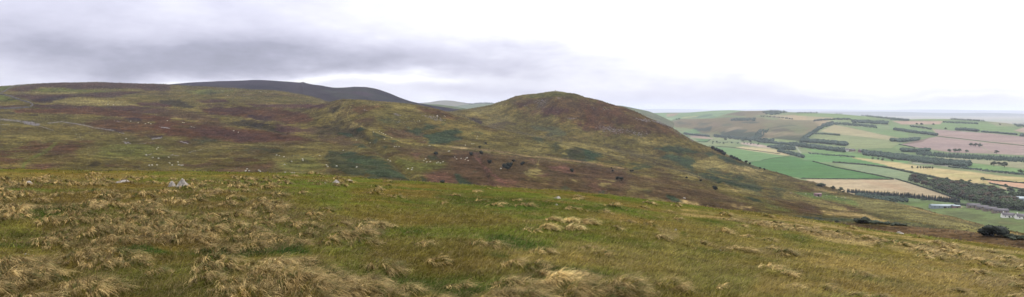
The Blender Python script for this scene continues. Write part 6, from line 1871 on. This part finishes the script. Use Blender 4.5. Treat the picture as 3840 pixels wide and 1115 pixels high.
for lab, t_, pts, h, w in HEDGES:
    hedge(lab, t_, pts, h, w)


# ------------------------------------------------------------------ farm buildings
def building(name, px, py, Lm, Wm, Hm, Rm, rz, wallm, roofm, label, cat_, windows=0, door=False, chim=0, lay=farm, bay=False):
    p = lay.hit(px, py)
    e = empty(name, p, rz); tag(e, label, cat_)
    w = MB()
    x, y = Lm / 2, Wm / 2
    V = [(-x, -y, -1.5), (x, -y, -1.5), (x, y, -1.5), (-x, y, -1.5), (-x, -y, Hm), (x, -y, Hm), (x, y, Hm), (-x, y, Hm), (-x, 0, Hm + Rm), (x, 0, Hm + Rm)]
    w.add(V, [(0, 1, 5, 4), (2, 3, 7, 6), (1, 2, 6, 5), (3, 0, 4, 7)], [(5, 6, 9), (7, 4, 8)])
    link('wall', w.mesh('wall'), wallm, e)
    r = MB(); o_ = .35; t = .18
    sl = Rm / y
    V = []
    for zz in (0.03, t):
        V += [(-x - o_, -y - o_, Hm - o_ * sl + zz), (x + o_, -y - o_, Hm - o_ * sl + zz), (x + o_, 0, Hm + Rm + zz), (-x - o_, 0, Hm + Rm + zz), (-x - o_, y + o_, Hm - o_ * sl + zz), (x + o_, y + o_, Hm - o_ * sl + zz)]
    r.add(V, [(6, 7, 8, 9), (9, 8, 11, 10), (1, 0, 3, 2), (2, 3, 4, 5), (0, 1, 7, 6), (5, 4, 10, 11), (1, 2, 8, 7), (2, 5, 11, 8), (3, 0, 6, 9), (4, 3, 9, 10)])
    ro = link('roof', r.mesh('roof'), roofm, e)
    for k in range(chim):
        c = MB(); c.box((-x * .75 + k * 1.5 * x, 0, Hm + Rm + .5), (.9, .7, 1.4)); link('chimney', c.mesh('chimney'), wallm, ro)
    for k in range(windows):
        b = MB(); b.box((-x + (k + .7) * Lm / (windows + .4), -y - .03, Hm * .55), (1.1, .1, 1.2)); link('window', b.mesh('window'), M_glass, e)
    if door:
        b = MB(); b.box((x * .1, -y - .03, 1.0), (1.0 if not bay else 3.2, .1, 2.0 if not bay else 2.8)); link('door', b.mesh('door'), M_door, e)
    return e


building('farm_shed', 3534, 780, 30, 8, 3.0, 1.6, -.12, M_tin, M_tin, 'long low pale blue-grey tin shed at the edge of the pasture', 'shed', 5, True, bay=True)
building('farm_shed', 3584, 779, 9, 6, 2.4, 1.0, -.1, M_pinktin, M_tin, 'small low shed at the right end of the pale blue shed', 'shed', 1, True)
building('cottage', 3650, 779, 14, 8, 3.0, 2.4, -.35, M_stonewall, M_slate, 'leftmost stone building of the grey-roofed farm row', 'farm building', 3, True, 1)
building('cottage', 3682, 785, 13, 7, 2.8, 2.2, -.3, M_stonewall, M_slate, 'second grey-roofed building in the stone farm row, below the dense wood', 'farm building', 3, True)
building('cottage', 3712, 791, 14, 7, 2.8, 2.2, -.25, M_stonewall, M_slate, 'third grey-roofed building in the stone farm row, left of its last one', 'farm building', 3, True)
building('cottage', 3750, 798, 16, 7, 2.8, 2.2, -.25, M_stonewall, M_slate, 'last, longest grey-roofed building of the stone farm row', 'farm building', 4, True)
building('house', 3779, 815, 12, 7, 2.8, 2.4, -.3, M_white, M_slate, 'whole white house with a grey roof at the end of the farm row', 'house', 3, True, 1)
building('house', 3832, 820, 12, 8, 2.8, 2.6, -.3, M_white, M_slate, 'white cottage with grey roof cut off by the right edge', 'house', 3, True, 1)
building('barn', 3776, 751, 18, 10, 3.2, 1.8, -.25, M_tin, M_pinktin, 'left big pale-roofed barn behind the dense wood', 'barn', 2, True, bay=True)
building('barn', 3818, 753, 24, 12, 3.4, 2.0, -.2, M_tin, M_tin, 'right big pale-roofed barn behind the dense wood', 'barn', 3, True, bay=True)
building('farmhouse', 3179, 568, 17, 9, 4.5, 3.0, 0.1, M_white, M_slate, 'white farmhouse by the valley woods, left of the pinkish house', 'farmhouse', 4, True, 2)
building('barn', 3196, 568, 14, 9, 4, 2.5, 0.2, M_stonewall, M_slate, 'grey barn tucked right of the white valley farmhouse', 'barn', 2, True)
building('house', 3229, 571, 13, 9, 4.5, 3.0, 0.15, M_pinktin, M_slate, 'pinkish house between the trees of the valley farm', 'house', 3, True, 1)
building('field_shed', 3066, 736, 6.5, 4, 2.3, .7, -.15, M_pinktin, M_pinktin, 'small faded pink shed alone on the green spur', 'shed', 1, True, lay=moor)
s0 = farm.hit(3497, 778)
e = empty('silo', s0); tag(e, 'short pale round silo at the left end of the long blue-grey shed', 'silo')
m = MB(); m.tube([(0, 0, -1), (0, 0, 3.6)], [1.5, 1.5], 16); link('drum', m.mesh('drum'), M_tin, e)
m = MB(); m.tube([(0, 0, 3.6), (0, 0, 4.3), (0, 0, 4.5)], [1.6, .7, .02], 16); link('cap', m.mesh('cap'), M_white, e)
